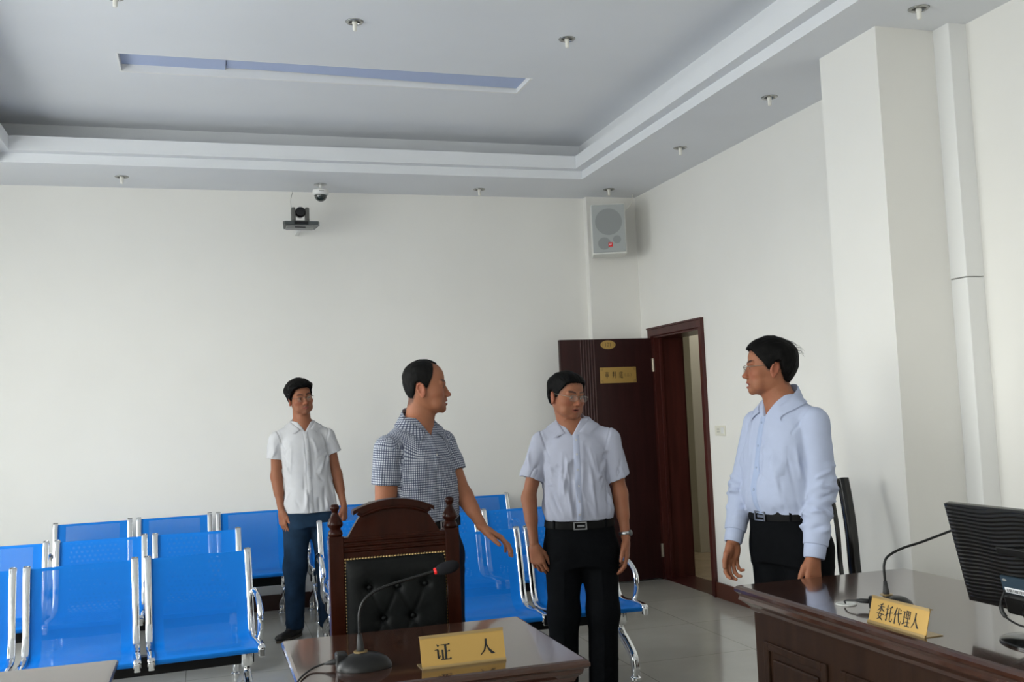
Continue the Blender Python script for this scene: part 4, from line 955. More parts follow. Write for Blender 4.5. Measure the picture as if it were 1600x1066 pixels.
def build_person(o):
    X, Y = o['root']; t = thing('person', o['label'], 'person', (X, Y, 0))
    yaw = R(o['yaw']); c = o.get('c', (0, 0)); rows = o['rows']; rng = random.Random(o['seed']); h = o.get('h', 1.)
    hc = Vector(o['head']); Mh = frame(*[R(a) for a in o['head_rot']]); Rh = np.array(Mh); hs = o.get('head_scale', 1.)
    toW = lambda p: Vector(hc)+hs*(Mh @ Vector(p))
    fwd = Vector((math.sin(yaw), -math.cos(yaw), 0)); left = Vector((math.cos(yaw), math.sin(yaw), 0)); nb = Vector(o['neck_base']); cc = Vector((c[0], c[1], 0))
    # ---- skin: head, neck, chest, arms and hands as one surface
    P = [column([(z, max(hw-.016, .01), yf+.014, yb-.014, xc, yc) for z, hw, yf, yb, xc, yc in rows if z > o['belt']-.05], c, yaw, k=.03)]
    n0 = toW((0, .020, -.055)); n1 = toW((0, -.004, -.085))
    fp = group(face_prims(o), .006); face = xf(fp, Rh, hc, hs)
    P += [cone(nb-Vector((0, 0, .03)), n0, .062*o.get('neck', 1), .054*o.get('neck', 1), .03), cone(nb+fwd*.012-Vector((0, 0, .01)), n1, .048, .036, .03)]
    face.k = .018; P.append(face)
    for a in o['arms']:
        S, E, W = (Vector(a[q]) for q in 'SEW'); rs = a.get('r', 1.)
        P.append(chain([S, E, W], [.050*rs, .0395*rs, .0265*rs], .03, kin=.02))
        P.append(cone(E+(W-E)*.10, E+(W-E)*.50, .041*rs, .034*rs, .02))
        P += hand_prims(W+(W-E).normalized()*.012, a['d'], a['pal'], a['side'], a.get('curl', (16, 24, 16)), a.get('spread', 1.), a.get('thumb', (0, 0)), a.get('hs', 1.))
    V, F = polygonize(P, .0027, 1)
    body = npmesh('body', V, F, 'skin', t)
    q = ((V-np.array(hc)) @ Rh)/hs; col = np.tile(SKIN*o.get('tone', 1.), (len(V), 1)); x, y, z = q.T; ax = np.abs(x)
    def mixc(m, cl): nonlocal col; m = np.clip(m, 0, 1)[:, None]; col = col*(1-m)+np.array(cl)*m
    onhead = (z > -.12) & (np.abs(y) < .14) & (ax < .10)
    mixc(onhead*.55*np.exp(-((ax-.045)/.022)**2-((z+.030)/.022)**2)*(y < -.03), SKIN_RED); mixc(onhead*.6*np.exp(-(x/.014)**2-((z+.036)/.012)**2)*(y < -.09), SKIN_RED)
    mixc(onhead*.55*(ax > .072)*(y > -.01)*(y < .045)*(np.abs(z+.012) < .04), SKIN_RED)
    zl = -.0685-o.get('mouth', 0)*.004; mixc(onhead*.85*sstep(-np.sqrt((x/.025)**2+((z-zl)/(.0105+.004*o.get('mouth', 0)))**2), -1.12, -.85)*(y < -.076), LIP)
    if o.get('mouth', 0): mixc(onhead*sstep(-np.sqrt((x/.016)**2+((z+.0675+o['mouth']*.006)/(.003+o['mouth']*.004))**2), -1.1, -.8)*(y < -.07)*(y > -.0875), (.05, .012, .010))
    zb = .0205+.0065*np.sin(np.clip((ax-.010)/.040, 0, 1)*PI*.75); wob = vnoise(V, .004, 3)*.0008
    mixc(onhead*.96*(y < -.045)*sstep(ax, .008, .014)*sstep(-ax, -.053, -.044)*sstep(-np.abs(z-zb+wob), -.0068, -.0036), DARK)
    mixc(onhead*.7*(y < -.05)*np.exp(-((ax-.031)/.014)**2-((z-.0025)/.0022)**2), DARK*1.5)      # lashes / lid edge
    mixc(onhead*.22*(y < -.05)*np.exp(-((ax-.030)/.014)**2-((z+.0135)/.006)**2), (.25, .12, .085))
    zz, ph = hairline(q, 'full' if o['hairline'] == 'cropped' else o['hairline'])
    mixc(onhead*o.get('fade', .6)*sstep(z-zz+vnoise(V, .006, 5)*.004, -.012, .006)*((ax < .0765*o.get('w', 1)) | (z > .02)), DARK*1.4)
    mixc(onhead*o.get('stubble', .12)*(y < -.02)*sstep(-z, .045, .06)*(ax < .05), DARK*3)
    if o.get('moustache'): mixc(onhead*o['moustache']*sstep(-np.abs(z+.0555), -.007, -.002)*(ax < .024)*(y < -.08), DARK*2); mixc(onhead*o['moustache']*.8*np.exp(-(x/.014)**2-((z+.095)/.010)**2)*(y < -.06), DARK*2)
    mixc(.25*(vnoise(V, .03, 9)*.5+.5), SKIN_RED)
    set_col(body, col)
    # ---- eyes
    for s in (-1, 1):
        b = BM(); g = o.get('gaze', 0); Mq = Matrix.Translation(toW((s*.0312, -.0716, -.0030))) @ Mh.to_4x4() @ Rot(R(g), 'Z') @ Rot(PI/2, 'X')
        r = .0124*hs; prof_ = [(r*math.sin(a), r*math.cos(a)) for a in np.linspace(0, PI, 17)]
        lathe(b, prof_, 20, Mq); e = obj('eye', b, 'eye_white', t, smooth=True); e.data.materials.append(MATS['iris'])
        ctr = Mq @ Vector((0, 0, r))
        for pl in e.data.polygons:
            if (pl.center-ctr).length < .0062*hs: pl.material_index = 1
    # ---- hair
    th = o['hair_th']; base = column(skull_rows(o.get('w', 1.), 1., o.get('bk', 1.)), n=2.25, sm=.007)
    def hf(p):
        zz, ph = hairline(p, o['hairline']); zz = zz+vnoise(p*np.array((1, 1, .12)), .0035, 17)*.0055; tp = sstep(p[:, 2]-zz, -.002, .016); k = sstep(p[:, 2], .035, .10)
        tt = th['side']*(1-k)+th['top']*k
        tt = tt+th.get('front', 0)*np.exp(-((p[:, 2]-.085)/.030)**2)*sstep(-p[:, 1], .02, .06)
        tt = tt+th.get('back', 0)*sstep(p[:, 1], .0, .06)*(1-sstep(p[:, 2], .06, .11))
        tt = tt+th.get('left', 0)*np.exp(-((p[:, 2]-.055)/.04)**2)*sstep(-p[:, 0], .02, .06)
        st = vnoise(p*np.array((1.0, .16, .30)), .0045, 11)*.0020+vnoise(p*np.array((1, .3, .5)), .016, 12)*.0018
        dsp = (tt*tp+st*tp-.006*(1-tp)); v = p-np.array((0, .012, .02), f32); L = np.linalg.norm(v, axis=1)
        return base.f(p-v*(dsp/np.maximum(L, .03))[:, None])
    m = .045; HP = xf(Prim(hf, base.lo-m, base.hi+m, 0), Rh, hc, hs)
    V, F = polygonize([HP], .0026, 1); npmesh('hair', V, F, o['hair_mat'], t)
    if o.get('wisps'):
        b = BM()
        for i in range(o['wisps']):
            a = rng.uniform(-1.2, 1.2); el = rng.uniform(.5, 1.35); p0 = Vector((.06*math.sin(a)*math.cos(el), .018+.085*math.cos(a)*math.cos(el), .118*math.sin(el)*.95))
            nn = p0.normalized(); tn = Vector((rng.uniform(-.3, .3), 1, -.35)).normalized(); L = rng.uniform(.025, .06)
            pts = [p0+nn*.004, p0+nn*(.016)+tn*L*.35, p0+nn*(.024)+tn*L*.75, p0+nn*.014+tn*L*1.15]
            tube(b, [toW(p) for p in spline(pts, 4)], [.0009*(1-.06*k) for k in range(13)], 4)
        obj('hair_wisps', b, o['hair_mat'], t)
    # ---- glasses
    if o.get('glasses'):
        w = o.get('w', 1.); LX = .0335; g = bpy.data.objects.new('glasses', None)
        b = BM(); full = o['glasses'] == 'full'; yl = -.1035
        def lens(s, n=28): return [Vector((s*(LX+.0245*math.copysign(abs(math.cos(a))**.62, math.cos(a))), yl+.0035*((math.cos(a)*s+1)/2 if s > 0 else (1-math.cos(a))/2 if False else (abs(LX+.0245*math.cos(a))/.06)**2), -.0055+.0155*math.copysign(abs(math.sin(a))**.72, math.sin(a)))) for a in np.linspace(0, 2*PI, n, endpoint=False)]
        for s in (-1, 1):
            L = lens(s); tube(b, [toW(p) for p in L], .0008*(1 if full else .75), 6, closed=True)
            top = [p for p in L if p.z > -.001]; top.sort(key=lambda p: p.x); tube(b, [toW(p) for p in top], .0011, 6)
            e0 = Vector((s*.0585, yl+.004, .003)); tube(b, [toW(p) for p in spline([e0, (s*.066*w, yl+.012, .004), (s*.0745*w, -.05, .006), (s*.0790*w, -.015, .009), (s*.0815*w, .002, .011)], 5)], .0013, 6)
            tube(b, [toW(p) for p in ((s*.0095, yl+.001, -.004), (s*.0085, yl+.008, -.010))], .0012, 6)
        tube(b, [toW(p) for p in spline([(-.0095, yl, .002), (-.004, yl-.003, .0045), (.004, yl-.003, .0045), (.0095, yl, .002)], 4)], .0013, 6)
        gl = obj('glasses', b, 'glasses_metal', t, smooth=True)
        for s in (-1, 1):
            b = BM(); b.faces.new([b.verts.new(toW(p)) for p in lens(s)]); obj('lens', b, 'lens_glass', gl)
    # ---- shirt
    bz = o['belt']; SP = [column(rows, c, yaw, k=.03)]
    for a in o['arms']:
        S = Vector(a['S']); side = (S-cc).dot(left); side = 1 if side > 0 else -1
        root_n = nb+left*side*.040+Vector((0, 0, -.004)); SP.append(cone(root_n, S+Vector((0, 0, .0)), o.get('trap', .042), .050, .035))
        sl = a['sleeve']
        if a.get('long'): SP.append(sleeve(a['S'], sl['hem'], sl['r1'], sl['r2'], E=a['E'], rE=sl['rE'], k=.010))
        else: SP.append(sleeve(a['S'], sl['hem'], sl['r1'], sl['r2'], nrm=sl.get('nrm'), k=.012))
    SP.append(cone(nb-Vector((0, 0, .035)), nb+Vector((0, 0, .14)), .0635, .060, .008, 's'))
    zv = o['v_z']; Rv = np.array(Matrix.Rotation(yaw, 3, 'Z'))
    vf = Prim(lambda p: np.maximum(np.maximum(np.abs(p[:, 0])-np.clip((p[:, 2]-zv), 0, 1)*.62, zv-p[:, 2]), p[:, 1]+.0), (-.12, -.25, zv), (.12, .0, zv+.2), .004, 's')
    SP.append(xf(vf, Rv, (nb.x, nb.y, 0)))
    V, F = polygonize(SP, .0040, 2); N = normals(V, F)
    segs = []
    for a in o['arms']:                                     # folds from the armpits and round the sleeves
        S = Vector(a['S']); side = 1 if (S-cc).dot(left) > 0 else -1
        for fr in (1, -1):
            for k in range(6):
                p0 = S-Vector((0, 0, .055+.012*k))-left*side*.015+fwd*fr*.055; ang = -.1-.28*k
                d = (-left*side*math.cos(ang)+Vector((0, 0, math.sin(ang)*1.1)))
                p1 = p0+d*rng.uniform(.10, .17)+fwd*fr*.05; segs.append((p0, p1, rng.uniform(.007, .012), rng.choice((1, 1, -1))*rng.uniform(.0022, .0045)))
        H = Vector(a['sleeve']['hem']); E_ = Vector(a['E'])
        if a.get('long'):
            for k in range(48):
                q = rng.uniform(-.35, .95); ctr = E_+(H-E_)*q if q > 0 else E_+(S-E_)*(-q); dirv = (H-E_).normalized() if q > 0 else (E_-S).normalized()
                pr_ = dirv.cross(Vector((rng.gauss(0, 1), rng.gauss(0, 1), rng.gauss(0, .4)))).normalized(); r = .057; sl_ = dirv*rng.uniform(-.028, .028)
                p0 = ctr+pr_*r-dirv.cross(pr_)*.040-sl_; p1 = ctr+pr_*r+dirv.cross(pr_)*.040+sl_; segs.append((p0, p1, rng.uniform(.007, .011), rng.uniform(.003, .0055)*rng.choice((1, 1, -1))))
        else:
            for k in range(9):
                q = rng.uniform(.25, .85); ctr = S+(H-S)*q; dirv = (H-S).normalized(); pr_ = dirv.cross(Vector((rng.gauss(0, 1), rng.gauss(0, 1), 0))).normalized()
                p0 = ctr+pr_*.058-dirv*.045; p1 = ctr+pr_*.060+dirv*.05+dirv.cross(pr_)*rng.uniform(-.05, .05); segs.append((p0, p1, rng.uniform(.007, .013), rng.uniform(.002, .004)*rng.choice((1, -1))))
    zb0 = rows[0][0]
    for k in range(o.get('n_waist', 34)):
        a = rng.uniform(0, 2*PI); z0 = zb0+rng.uniform(0.0, .05); z1 = z0+rng.uniform(.07, .22); a1 = a+rng.uniform(-.35, .35)
        segs.append((ring_point(rows, z0, a, c, yaw), ring_point(rows, z1, a1, c, yaw), rng.uniform(.006, .014), rng.uniform(.002, .005)*rng.choice((1, 1, -1))))
    for k in range(o.get('n_body', 16)):
        a = rng.uniform(0, 2*PI); z0 = rng.uniform(zb0+.12, 1.25); z1 = z0+rng.uniform(-.06, .14); a1 = a+rng.uniform(-.6, .6)
        segs.append((ring_point(rows, z0, a, c, yaw), ring_point(rows, z1, a1, c, yaw), rng.uniform(.009, .018), rng.uniform(.002, .004)*rng.choice((1, -1))))
    for k in range(10):
        a = -PI/2+rng.uniform(-1.1, 1.1); z0 = rng.uniform(1.22, 1.36)*(o['v_z']/1.37); z1 = z0-rng.uniform(.10, .24)
        segs.append((ring_point(rows, z0, a, c, yaw), ring_point(rows, z1, a+rng.uniform(-.25, .25)*1.0, c, yaw), rng.uniform(.007, .013), rng.uniform(.002, .0035)*rng.choice((1, 1, -1))))
    V = folds(V, N, [(a, b_, w_, am*2.3*o.get('fold_amp', 1.)) for a, b_, w_, am in segs]); V = relax(V, F, .4)
    for a in o['arms']:
        S = np.array(a['S']); sd = 1 if (Vector(a['S'])-cc).dot(left) > 0 else -1; ln = np.array(left)*sd*.93-np.array((0, 0, .28)); dl = (V-S) @ ln+.012
        m = (np.linalg.norm(V-S, axis=1) < .115) & (V[:, 2] > S[2]-.09); V = V-N*(m*.0030*np.exp(-(dl/.0045)**2))[:, None]+N*(m*.0012*np.exp(-((dl-.011)/.007)**2))[:, None]
    V += N*(vnoise(V, .05, o['seed'])*.0016)[:, None]
    shirt = npmesh('shirt', V, F, o['shirt'], t)
    # cloth coordinates
    L_ = V-np.array(cc); lx = L_ @ np.array(left); ly = -(L_ @ np.array(fwd)); uvw = np.stack([np.arctan2(lx, -ly)*.165, V[:, 2]-.8*np.maximum(np.abs(lx)-.085, 0)*sstep(V[:, 2], 1.24, 1.36), ly], 1)
    for a in o['arms']:
        S = np.array(a['S']); H = np.array(a['sleeve']['hem']); d = (H-S)/np.linalg.norm(H-S); w = V-S; tt = w @ d; pp = w-tt[:, None]*d; r = np.linalg.norm(pp, axis=1)
        side = 1 if (Vector(a['S'])-cc).dot(left) > 0 else -1
        m = (r < .074) & (tt > -.08) & (side*(lx-side*(abs((Vector(a['S'])-cc).dot(left))-.035)) > 0)
        e1 = np.array(fwd); e1 = e1-(e1@d)*d; e1 /= np.linalg.norm(e1); e2 = np.cross(d, e1); uvw[m, 0] = np.arctan2(pp[m]@e2, pp[m]@e1)*.062; uvw[m, 1] = np.where(tt > 0, -tt, .062*(PI/2-np.arcsin(np.clip(r/.062, 0, 1))))[m]
    set_vec(shirt, 'cloth_uv', uvw)
    bvh = BVHTree.FromPolygons([Vector(v) for v in V.tolist()], F.tolist())
    def front(z, dx, off=.001):
        o_ = Vector((cc.x, cc.y, z))+left*dx+fwd*.5; hit = bvh.ray_cast(o_, -fwd)
        return (hit[0]+hit[1]*off if hit[0] is not None and hit[1].dot(fwd) > 0 else (hit[0]-hit[1]*off if hit[0] is not None else None))
    # placket
    px = o.get('placket_x', 0.); zt = zv+.004; ze = o.get('placket_end', zb0+.004); hwp = .0155
    b = BM(); prev = None; zs_ = np.linspace(ze, zt, 46)
    for z_ in zs_:
        xo = px+o.get('placket_lean', 0)*(zt-z_); row = []
        for dx in (-hwp, -hwp+.002, 0, hwp-.002, hwp):
            p = front(z_, xo+dx+(nb-cc).dot(left)*0, .0005 if abs(dx) == hwp else .0022)
            row.append(b.verts.new(p) if p is not None else None)
        if prev:
            for a1, a2, b1, b2 in zip(prev, prev[1:], row, row[1:]):
                if all((a1, a2, b1, b2)): b.faces.new((a1, a2, b2, b1))
        prev = row
    pk = obj('placket', b, o.get('placket_mat', o['shirt']), shirt, smooth=True)
    if o['shirt'] == 'shirt_check':
        pv = np.array([v.co[:] for v in pk.data.vertices]); L_ = pv-np.array(cc); set_vec(pk, 'cloth_uv', np.stack([np.arctan2(L_@np.array(left), L_@np.array(fwd))*.165+.004, pv[:, 2], pv[:, 2]*0], 1))
    for z_ in o['buttons']:
        xo = px+o.get('placket_lean', 0)*(zt-z_); p = front(z_, xo, .0028)
        if p is None: continue
        b = BM(); lathe(b, [(0, .0018), (.003, .0014), (.0048, .002), (.0055, .001), (.0055, 0), (0, 0)], 16, Matrix.Translation(p) @ fwd.to_track_quat('Z', 'Y').to_matrix().to_4x4()); obj('button', b, o.get('button_mat', 'button_pearl'), shirt, smooth=True)
    if o.get('pocket'):
        (xa, xb, za, zb_) = o['pocket']; b = BM(); nx, nz = 12, 12; G = {}
        for i in range(nx+1):
            for j in range(nz+1):
                x_ = xa+(xb-xa)*i/nx; z_ = za+(zb_-za)*j/nz+(.012*abs(2*i/nx-1)-.012 if j == 0 else 0); p = front(z_, x_, .0028 if 0 < i < nx and j > 0 else .0008)
                G[i, j] = b.verts.new(p) if p is not None else None
        for i in range(nx):
            for j in range(nz):
                f = [G[i, j], G[i+1, j], G[i+1, j+1], G[i, j+1]]
                if all(f): b.faces.new(f)
        obj('breast_pocket', b, o['shirt'], shirt, smooth=True)
    # collar: stand and turned-down fall
    for_c = o.get('collar', {}); zbk = for_c.get('back', nb.z+.065); zfr = for_c.get('front', zv+.012); r0 = for_c.get('r', .0665); a0 = for_c.get('open', .30); drop = for_c.get('drop', .040); tip = for_c.get('tip', .066)
    n = 64; A = np.linspace(a0, 2*PI-a0, n); pts = []
    for a in A:
        e = min(a-a0, 2*PI-a0-a); k = (1-math.cos(min(a, 2*PI-a)))/2; s_ = (1-math.exp(-e/.55)); zt_ = zfr+(zbk-zfr)*(.35*s_+.65*k)
        edge = max(0, 1-e/.55)**1.3; dr = drop+(tip-drop)*edge; dirv = (fwd*math.cos(a)+left*math.sin(a)); sd = 1 if a < PI else -1
        ctr = Vector((nb.x, nb.y, 0))+fwd*.008; ro = r0*(1+.06*math.cos(a))
        def at(r, z, sh=0): return ctr+dirv*r+left*sd*sh+Vector((0, 0, z))
        fl = for_c.get('flare', 1.); sp = for_c.get('spread', 1.)
        pts.append([at(ro-.002, zt_-.034), at(ro-.0005, zt_-.012), at(ro+.001, zt_-.001), at(ro+.004, zt_+.0015), at(ro+.008, zt_-.004), at(ro+.014*fl, zt_-.35*dr, .020*edge*sp), at(ro+.021*fl, zt_-.7*dr, .040*edge*sp), at(ro+.026*fl, zt_-dr, .060*edge*sp)])
    PA = np.array([[v[:] for v in r] for r in pts], f32); m_, k_ = PA.shape[:2]
    dv = np.array([(fwd*math.cos(a)+left*math.sin(a))[:] for a in A], f32)
    for col_ in range(4, 8):
        for _ in range(12):
            d = ev(SP, PA[:, col_], .2); d = np.where(d > 900, .01, d); PA[:, col_] += (dv+np.array((0, 0, .35), f32))*np.clip(.0055-d, 0, .02)[:, None]
    b = BM(); G = [[b.verts.new(Vector(p)) for p in r] for r in PA.tolist()]
    for i in range(m_-1):
        for j in range(k_-1): b.faces.new((G[i][j], G[i+1][j], G[i+1][j+1], G[i][j+1]))
    co = obj('collar', b, o.get('collar_mat', o['shirt']), shirt, smooth=True, angle=60)
    if o['shirt'] == 'shirt_check':
        pv = np.array([v.co[:] for v in co.data.vertices]); L_ = pv-np.array(nb); set_vec(co, 'cloth_uv', np.stack([np.arctan2(L_@np.array(left), L_@np.array(fwd))*.085, pv[:, 2], pv[:, 2]*0], 1))
    # cuffs of long sleeves
    for a in o['arms']:
        sl = a['sleeve']; H = Vector(sl['hem']); S = Vector(a['S']); E_ = Vector(a['E'])
        if a.get('long'):
            d = (H-E_).normalized(); rc = sl['r2']; Mq = Matrix.Translation(H+d*.052) @ (-d).to_track_quat('Z', 'Y').to_matrix().to_4x4()
            b = BM(); pr_ = [(rc-.014, 0), (rc-.009, -.001), (rc-.006, .003), (rc-.004, .03), (rc-.003, .06), (rc-.008, .066)]
            lathe(b, pr_, 36, Mq); 
            bmesh.ops.delete(b, geom=[f for f in b.faces if len(f.verts) > 4], context='FACES')
            obj('cuff', b, o.get('cuff_mat', o['shirt']), shirt, smooth=True)
    # ---- trousers
    TP = []; tr = o['trousers']; TP.append(column(tr['rows'], c, yaw, k=.03))
    for hip, knee, ank, r in tr['legs']: TP.append(chain([hip, knee, ank], r, .035, kin=.05))
    hz = tr.get('hem', .045); hpz = Prim(lambda p: hz-p[:, 2], (-1, -1, -1), (1, 1, 1), .002, 'i'); TP.append(hpz)
    V, F = polygonize(TP, .0055, 2); N = normals(V, F); segs = []
    for hip, knee, ank, r in tr['legs']:
        hip, knee, ank = Vector(hip), Vector(knee), Vector(ank)
        for k in range(14):
            q = rng.choice((rng.uniform(.02, .2), rng.uniform(.75, 1.25), rng.uniform(1.55, 1.95))); ctr = hip+(knee-hip)*q if q < 1 else knee+(ank-knee)*(q-1); a = rng.uniform(0, 2*PI)
            rr = r[0]+(r[1]-r[0])*q if q < 1 else r[1]+(r[2]-r[1])*(q-1); p0 = ctr+Vector((math.cos(a), math.sin(a), 0))*rr; a2 = a+rng.uniform(.5, 1.1); p1 = ctr+Vector((math.cos(a2), math.sin(a2), rng.uniform(-.5, .5)))*rr*.98
            segs.append((p0, p1, rng.uniform(.008, .016), rng.uniform(.003, .006)*rng.choice((1, -1))))
        f0 = hip+fwd*r[0]; segs += [(hip+fwd*(r[0]-.004), knee+fwd*(r[1]-.0), .006, .004), (knee+fwd*r[1], ank+fwd*(r[2]), .006, .004)] if tr.get('crease') else []
    V = folds(V, N, segs); npmesh('trousers', V, F, tr['mat'], t)
    # ---- belt with buckle
    if not o.get('untucked'):
        trr = tr['rows']; b = BM(); zc = bz; nA = 72; rings = []
        for k in range(nA):
            a = 2*PI*k/nA-PI/2; dz = .006*math.sin(a)*o.get('belt_dip', 1)
            rings.append([b.verts.new(ring_point(trr, zc+z_+0*dz, a, c, yaw, off_)+Vector((0, 0, dz))) for z_, off_ in ((-.018, .003), (-.018, .0075), (.0, .0085), (.018, .0075), (.018, .003))])
        for k in range(nA):
            p_, q_ = rings[k], rings[(k+1) % nA]
            for j in range(4): b.faces.new((p_[j], q_[j], q_[j+1], p_[j+1]))
        bl = obj('belt', b, 'belt_leather', t, smooth=True, angle=50)
        fp_ = ring_point(trr, zc, -PI/2, c, yaw, .012)+Vector((0, 0, -.006*o.get('belt_dip', 1))); Mb = Matrix.Translation(fp_) @ Matrix.Rotation(yaw, 4, 'Z') @ Matrix.Scale(o.get('buckle_s', 1.), 4)
        b = BM()
        for lo_, hi_ in (((-.034, -.004, -.020), (.034, .002, -.014)), ((-.034, -.004, .014), (.034, .002, .020)), ((-.034, -.004, -.02), (-.027, .002, .02)), ((.027, -.004, -.02), (.034, .002, .02)), ((-.015, -.003, -.006), (.022, .001, .004))): box(b, lo_, hi_, Mb, bevel=.0012)
        obj('buckle', b, 'buckle_metal', bl)
        b = BM()
        for a in (-.95, .95, -2.2, 2.2):
            p_ = ring_point(trr, zc, a-PI/2, c, yaw, .011); n_ = (p_-Vector((cc.x, cc.y, p_.z))).normalized(); box(b, (-.005, -.006, -.021), (.005, -.0005, .021), Matrix.Translation(p_) @ n_.to_track_quat('Y', 'Z').to_matrix().to_4x4())
        obj('belt_loop', b, tr['mat'], t)
    # ---- shoes
    for (ax_, ay_), ang in o['shoes']:
        Rs = np.array(Matrix.Rotation(R(ang), 3, 'Z')); up = [cone((0, .045, .045), (0, -.03, .042), .036, .037, .01), cone((0, -.03, .035), (0, -.165, .026), .038, .036, .02, sq=((0, 0, 1), .72)), ell((0, .02, .075), (.040, .05, .035), .02)]
        flo = Prim(lambda p: .014-p[:, 2], (-1, -1, -1), (1, 1, 1), .003, 'i')
        V, F = polygonize([xf(q_, Rs, (ax_, ay_, 0)) for q_ in up]+[flo], .005, 1); sh = npmesh('shoe', V, F, 'shoe_leather', t)
        b = BM(); pr_ = [(.041*math.sin(a)*(1 if math.cos(a) < .3 else .92), (-.06-.145*math.cos(a))) for a in np.linspace(0, 2*PI, 32, endpoint=False)]
        prism(b, pr_, 0, .016, Matrix.Translation((ax_, ay_, 0)) @ Matrix.Rotation(R(ang), 4, 'Z')); obj('sole', b, 'shoe_sole', sh)
    # ---- watch
    if o.get('watch') is not None:
        a = o['arms'][o['watch']]; E_, W_ = Vector(a['E']), Vector(a['W']); d = (W_-E_).normalized(); p = W_-d*.022
        Mq = Matrix.Translation(p) @ d.to_track_quat('Z', 'Y').to_matrix().to_4x4(); b = BM(); lathe(b, [(.0305, -.008), (.0325, -.006), (.0330, 0), (.0325, .006), (.0305, .008)], 32, Mq @ Matrix.Diagonal((1, .9, 1, 1)))
        bmesh.ops.delete(b, geom=[f for f in b.faces if len(f.verts) > 4], context='FACES'); wt = obj('wristwatch', b, 'steel_watch', t, smooth=True); wt['label'] = 'steel wristwatch'
        n_ = Vector(o['watch_dir']); n_ = (n_-d*n_.dot(d)).normalized(); b = BM(); lathe(b, [(0, .004), (.011, .004), (.0145, .002), (.015, -.004), (0, -.004)], 24, Matrix.Translation(p+n_*.032) @ n_.to_track_quat('Z', 'Y').to_matrix().to_4x4()); obj('watch_case', b, 'grey_dark', wt, smooth=True, angle=40)
    return t

STD = lambda hw, cx0=0., cx1=0., belly=0., dz=0., top=1.40: [
    (top-.50+dz, hw-.006, -.112-belly*.6, .110, cx1, 0), (top-.46+dz, hw+.006, -.124-belly, .116, cx1, 0), (top-.40+dz, hw, -.124-belly, .108, cx1*.8, 0), (top-.30, hw-.010, -.122-belly*.8, .102, cx1*.6+cx0*.4, 0),
    (top-.20, hw-.004, -.122-belly*.4, .108, cx1*.3+cx0*.7, 0), (top-.12, hw-.002, -.120, .112, cx0, 0), (top-.06, hw-.012, -.108, .108, cx0, 0), (top-.015, hw-.050, -.086, .092, cx0, .004), (top+.020, .085, -.066, .074, cx0, .006), (top+.045, .064, -.050, .062, cx0, .008)]
PEOPLE = []
PEOPLE.append(dict(label='person in untucked white short-sleeved shirt and jeans standing by the back benches', root=(.63, 6.98), seed=11, yaw=8, c=(0, 0), belt=.90, untucked=True,
    rows=[(.835, .176, -.128, .118, .055, 0), (.90, .176, -.126, .116, .052, 0), (1.00, .166, -.118, .106, .045, 0), (1.10, .160, -.116, .100, .035, 0), (1.20, .163, -.118, .104, .026, 0), (1.28, .163, -.116, .108, .018, 0), (1.34, .146, -.100, .100, .014, 0), (1.385, .105, -.078, .086, .012, 0), (1.42, .075, -.062, .07, .012, 0), (1.445, .062, -.05, .06, .012, 0)],
    neck_base=(.012, .012, 1.418), head=(.002, -.012, 1.610), head_rot=(15, -8, -2), head_scale=.97, hairline='full', hair_th=dict(side=.013, top=.023, front=.012, left=.014), hair_mat='hair_black', glasses='half', gaze=14, moustache=.45, tone=.95, w=.97,
    arms=[dict(S=(-.160, .0, 1.335), E=(-.172, .012, 1.092), W=(-.146, -.035, .862), d=(.10, -.08, -1), pal=(.9, .5, 0), side=1, sleeve=dict(hem=(-.176, .008, 1.205), r1=.054, r2=.059), r=.84),
          dict(S=(.180, .018, 1.342), E=(.236, .020, 1.085), W=(.272, -.030, .868), d=(-.02, -.06, -1), pal=(-.9, .5, 0), side=-1, sleeve=dict(hem=(.220, .015, 1.222), r1=.052, r2=.056), r=.82)],
    shirt='shirt_white', v_z=1.378, placket_lean=.035, placket_x=.012, buttons=[1.34, 1.25, 1.16, 1.07, .98, .90], n_waist=26, collar=dict(back=1.488, open=.42, drop=.042, tip=.026, spread=.8),
    trousers=dict(mat='jeans', hem=.055, rows=[(.74, .155, -.105, .112, .05, 0), (.80, .168, -.108, .122, .05, 0), (.88, .160, -.108, .112, .05, 0), (.93, .150, -.104, .100, .05, 0)],
        legs=[((-.040, .0, .78), (-.062, -.005, .47), (-.070, .045, .05), [.097, .072, .060]), ((.135, .0, .78), (.150, -.01, .47), (.150, .04, .05), [.096, .070, .058])]),
    shoes=[((-.075, .05), -38), ((.165, .05), 25)]))
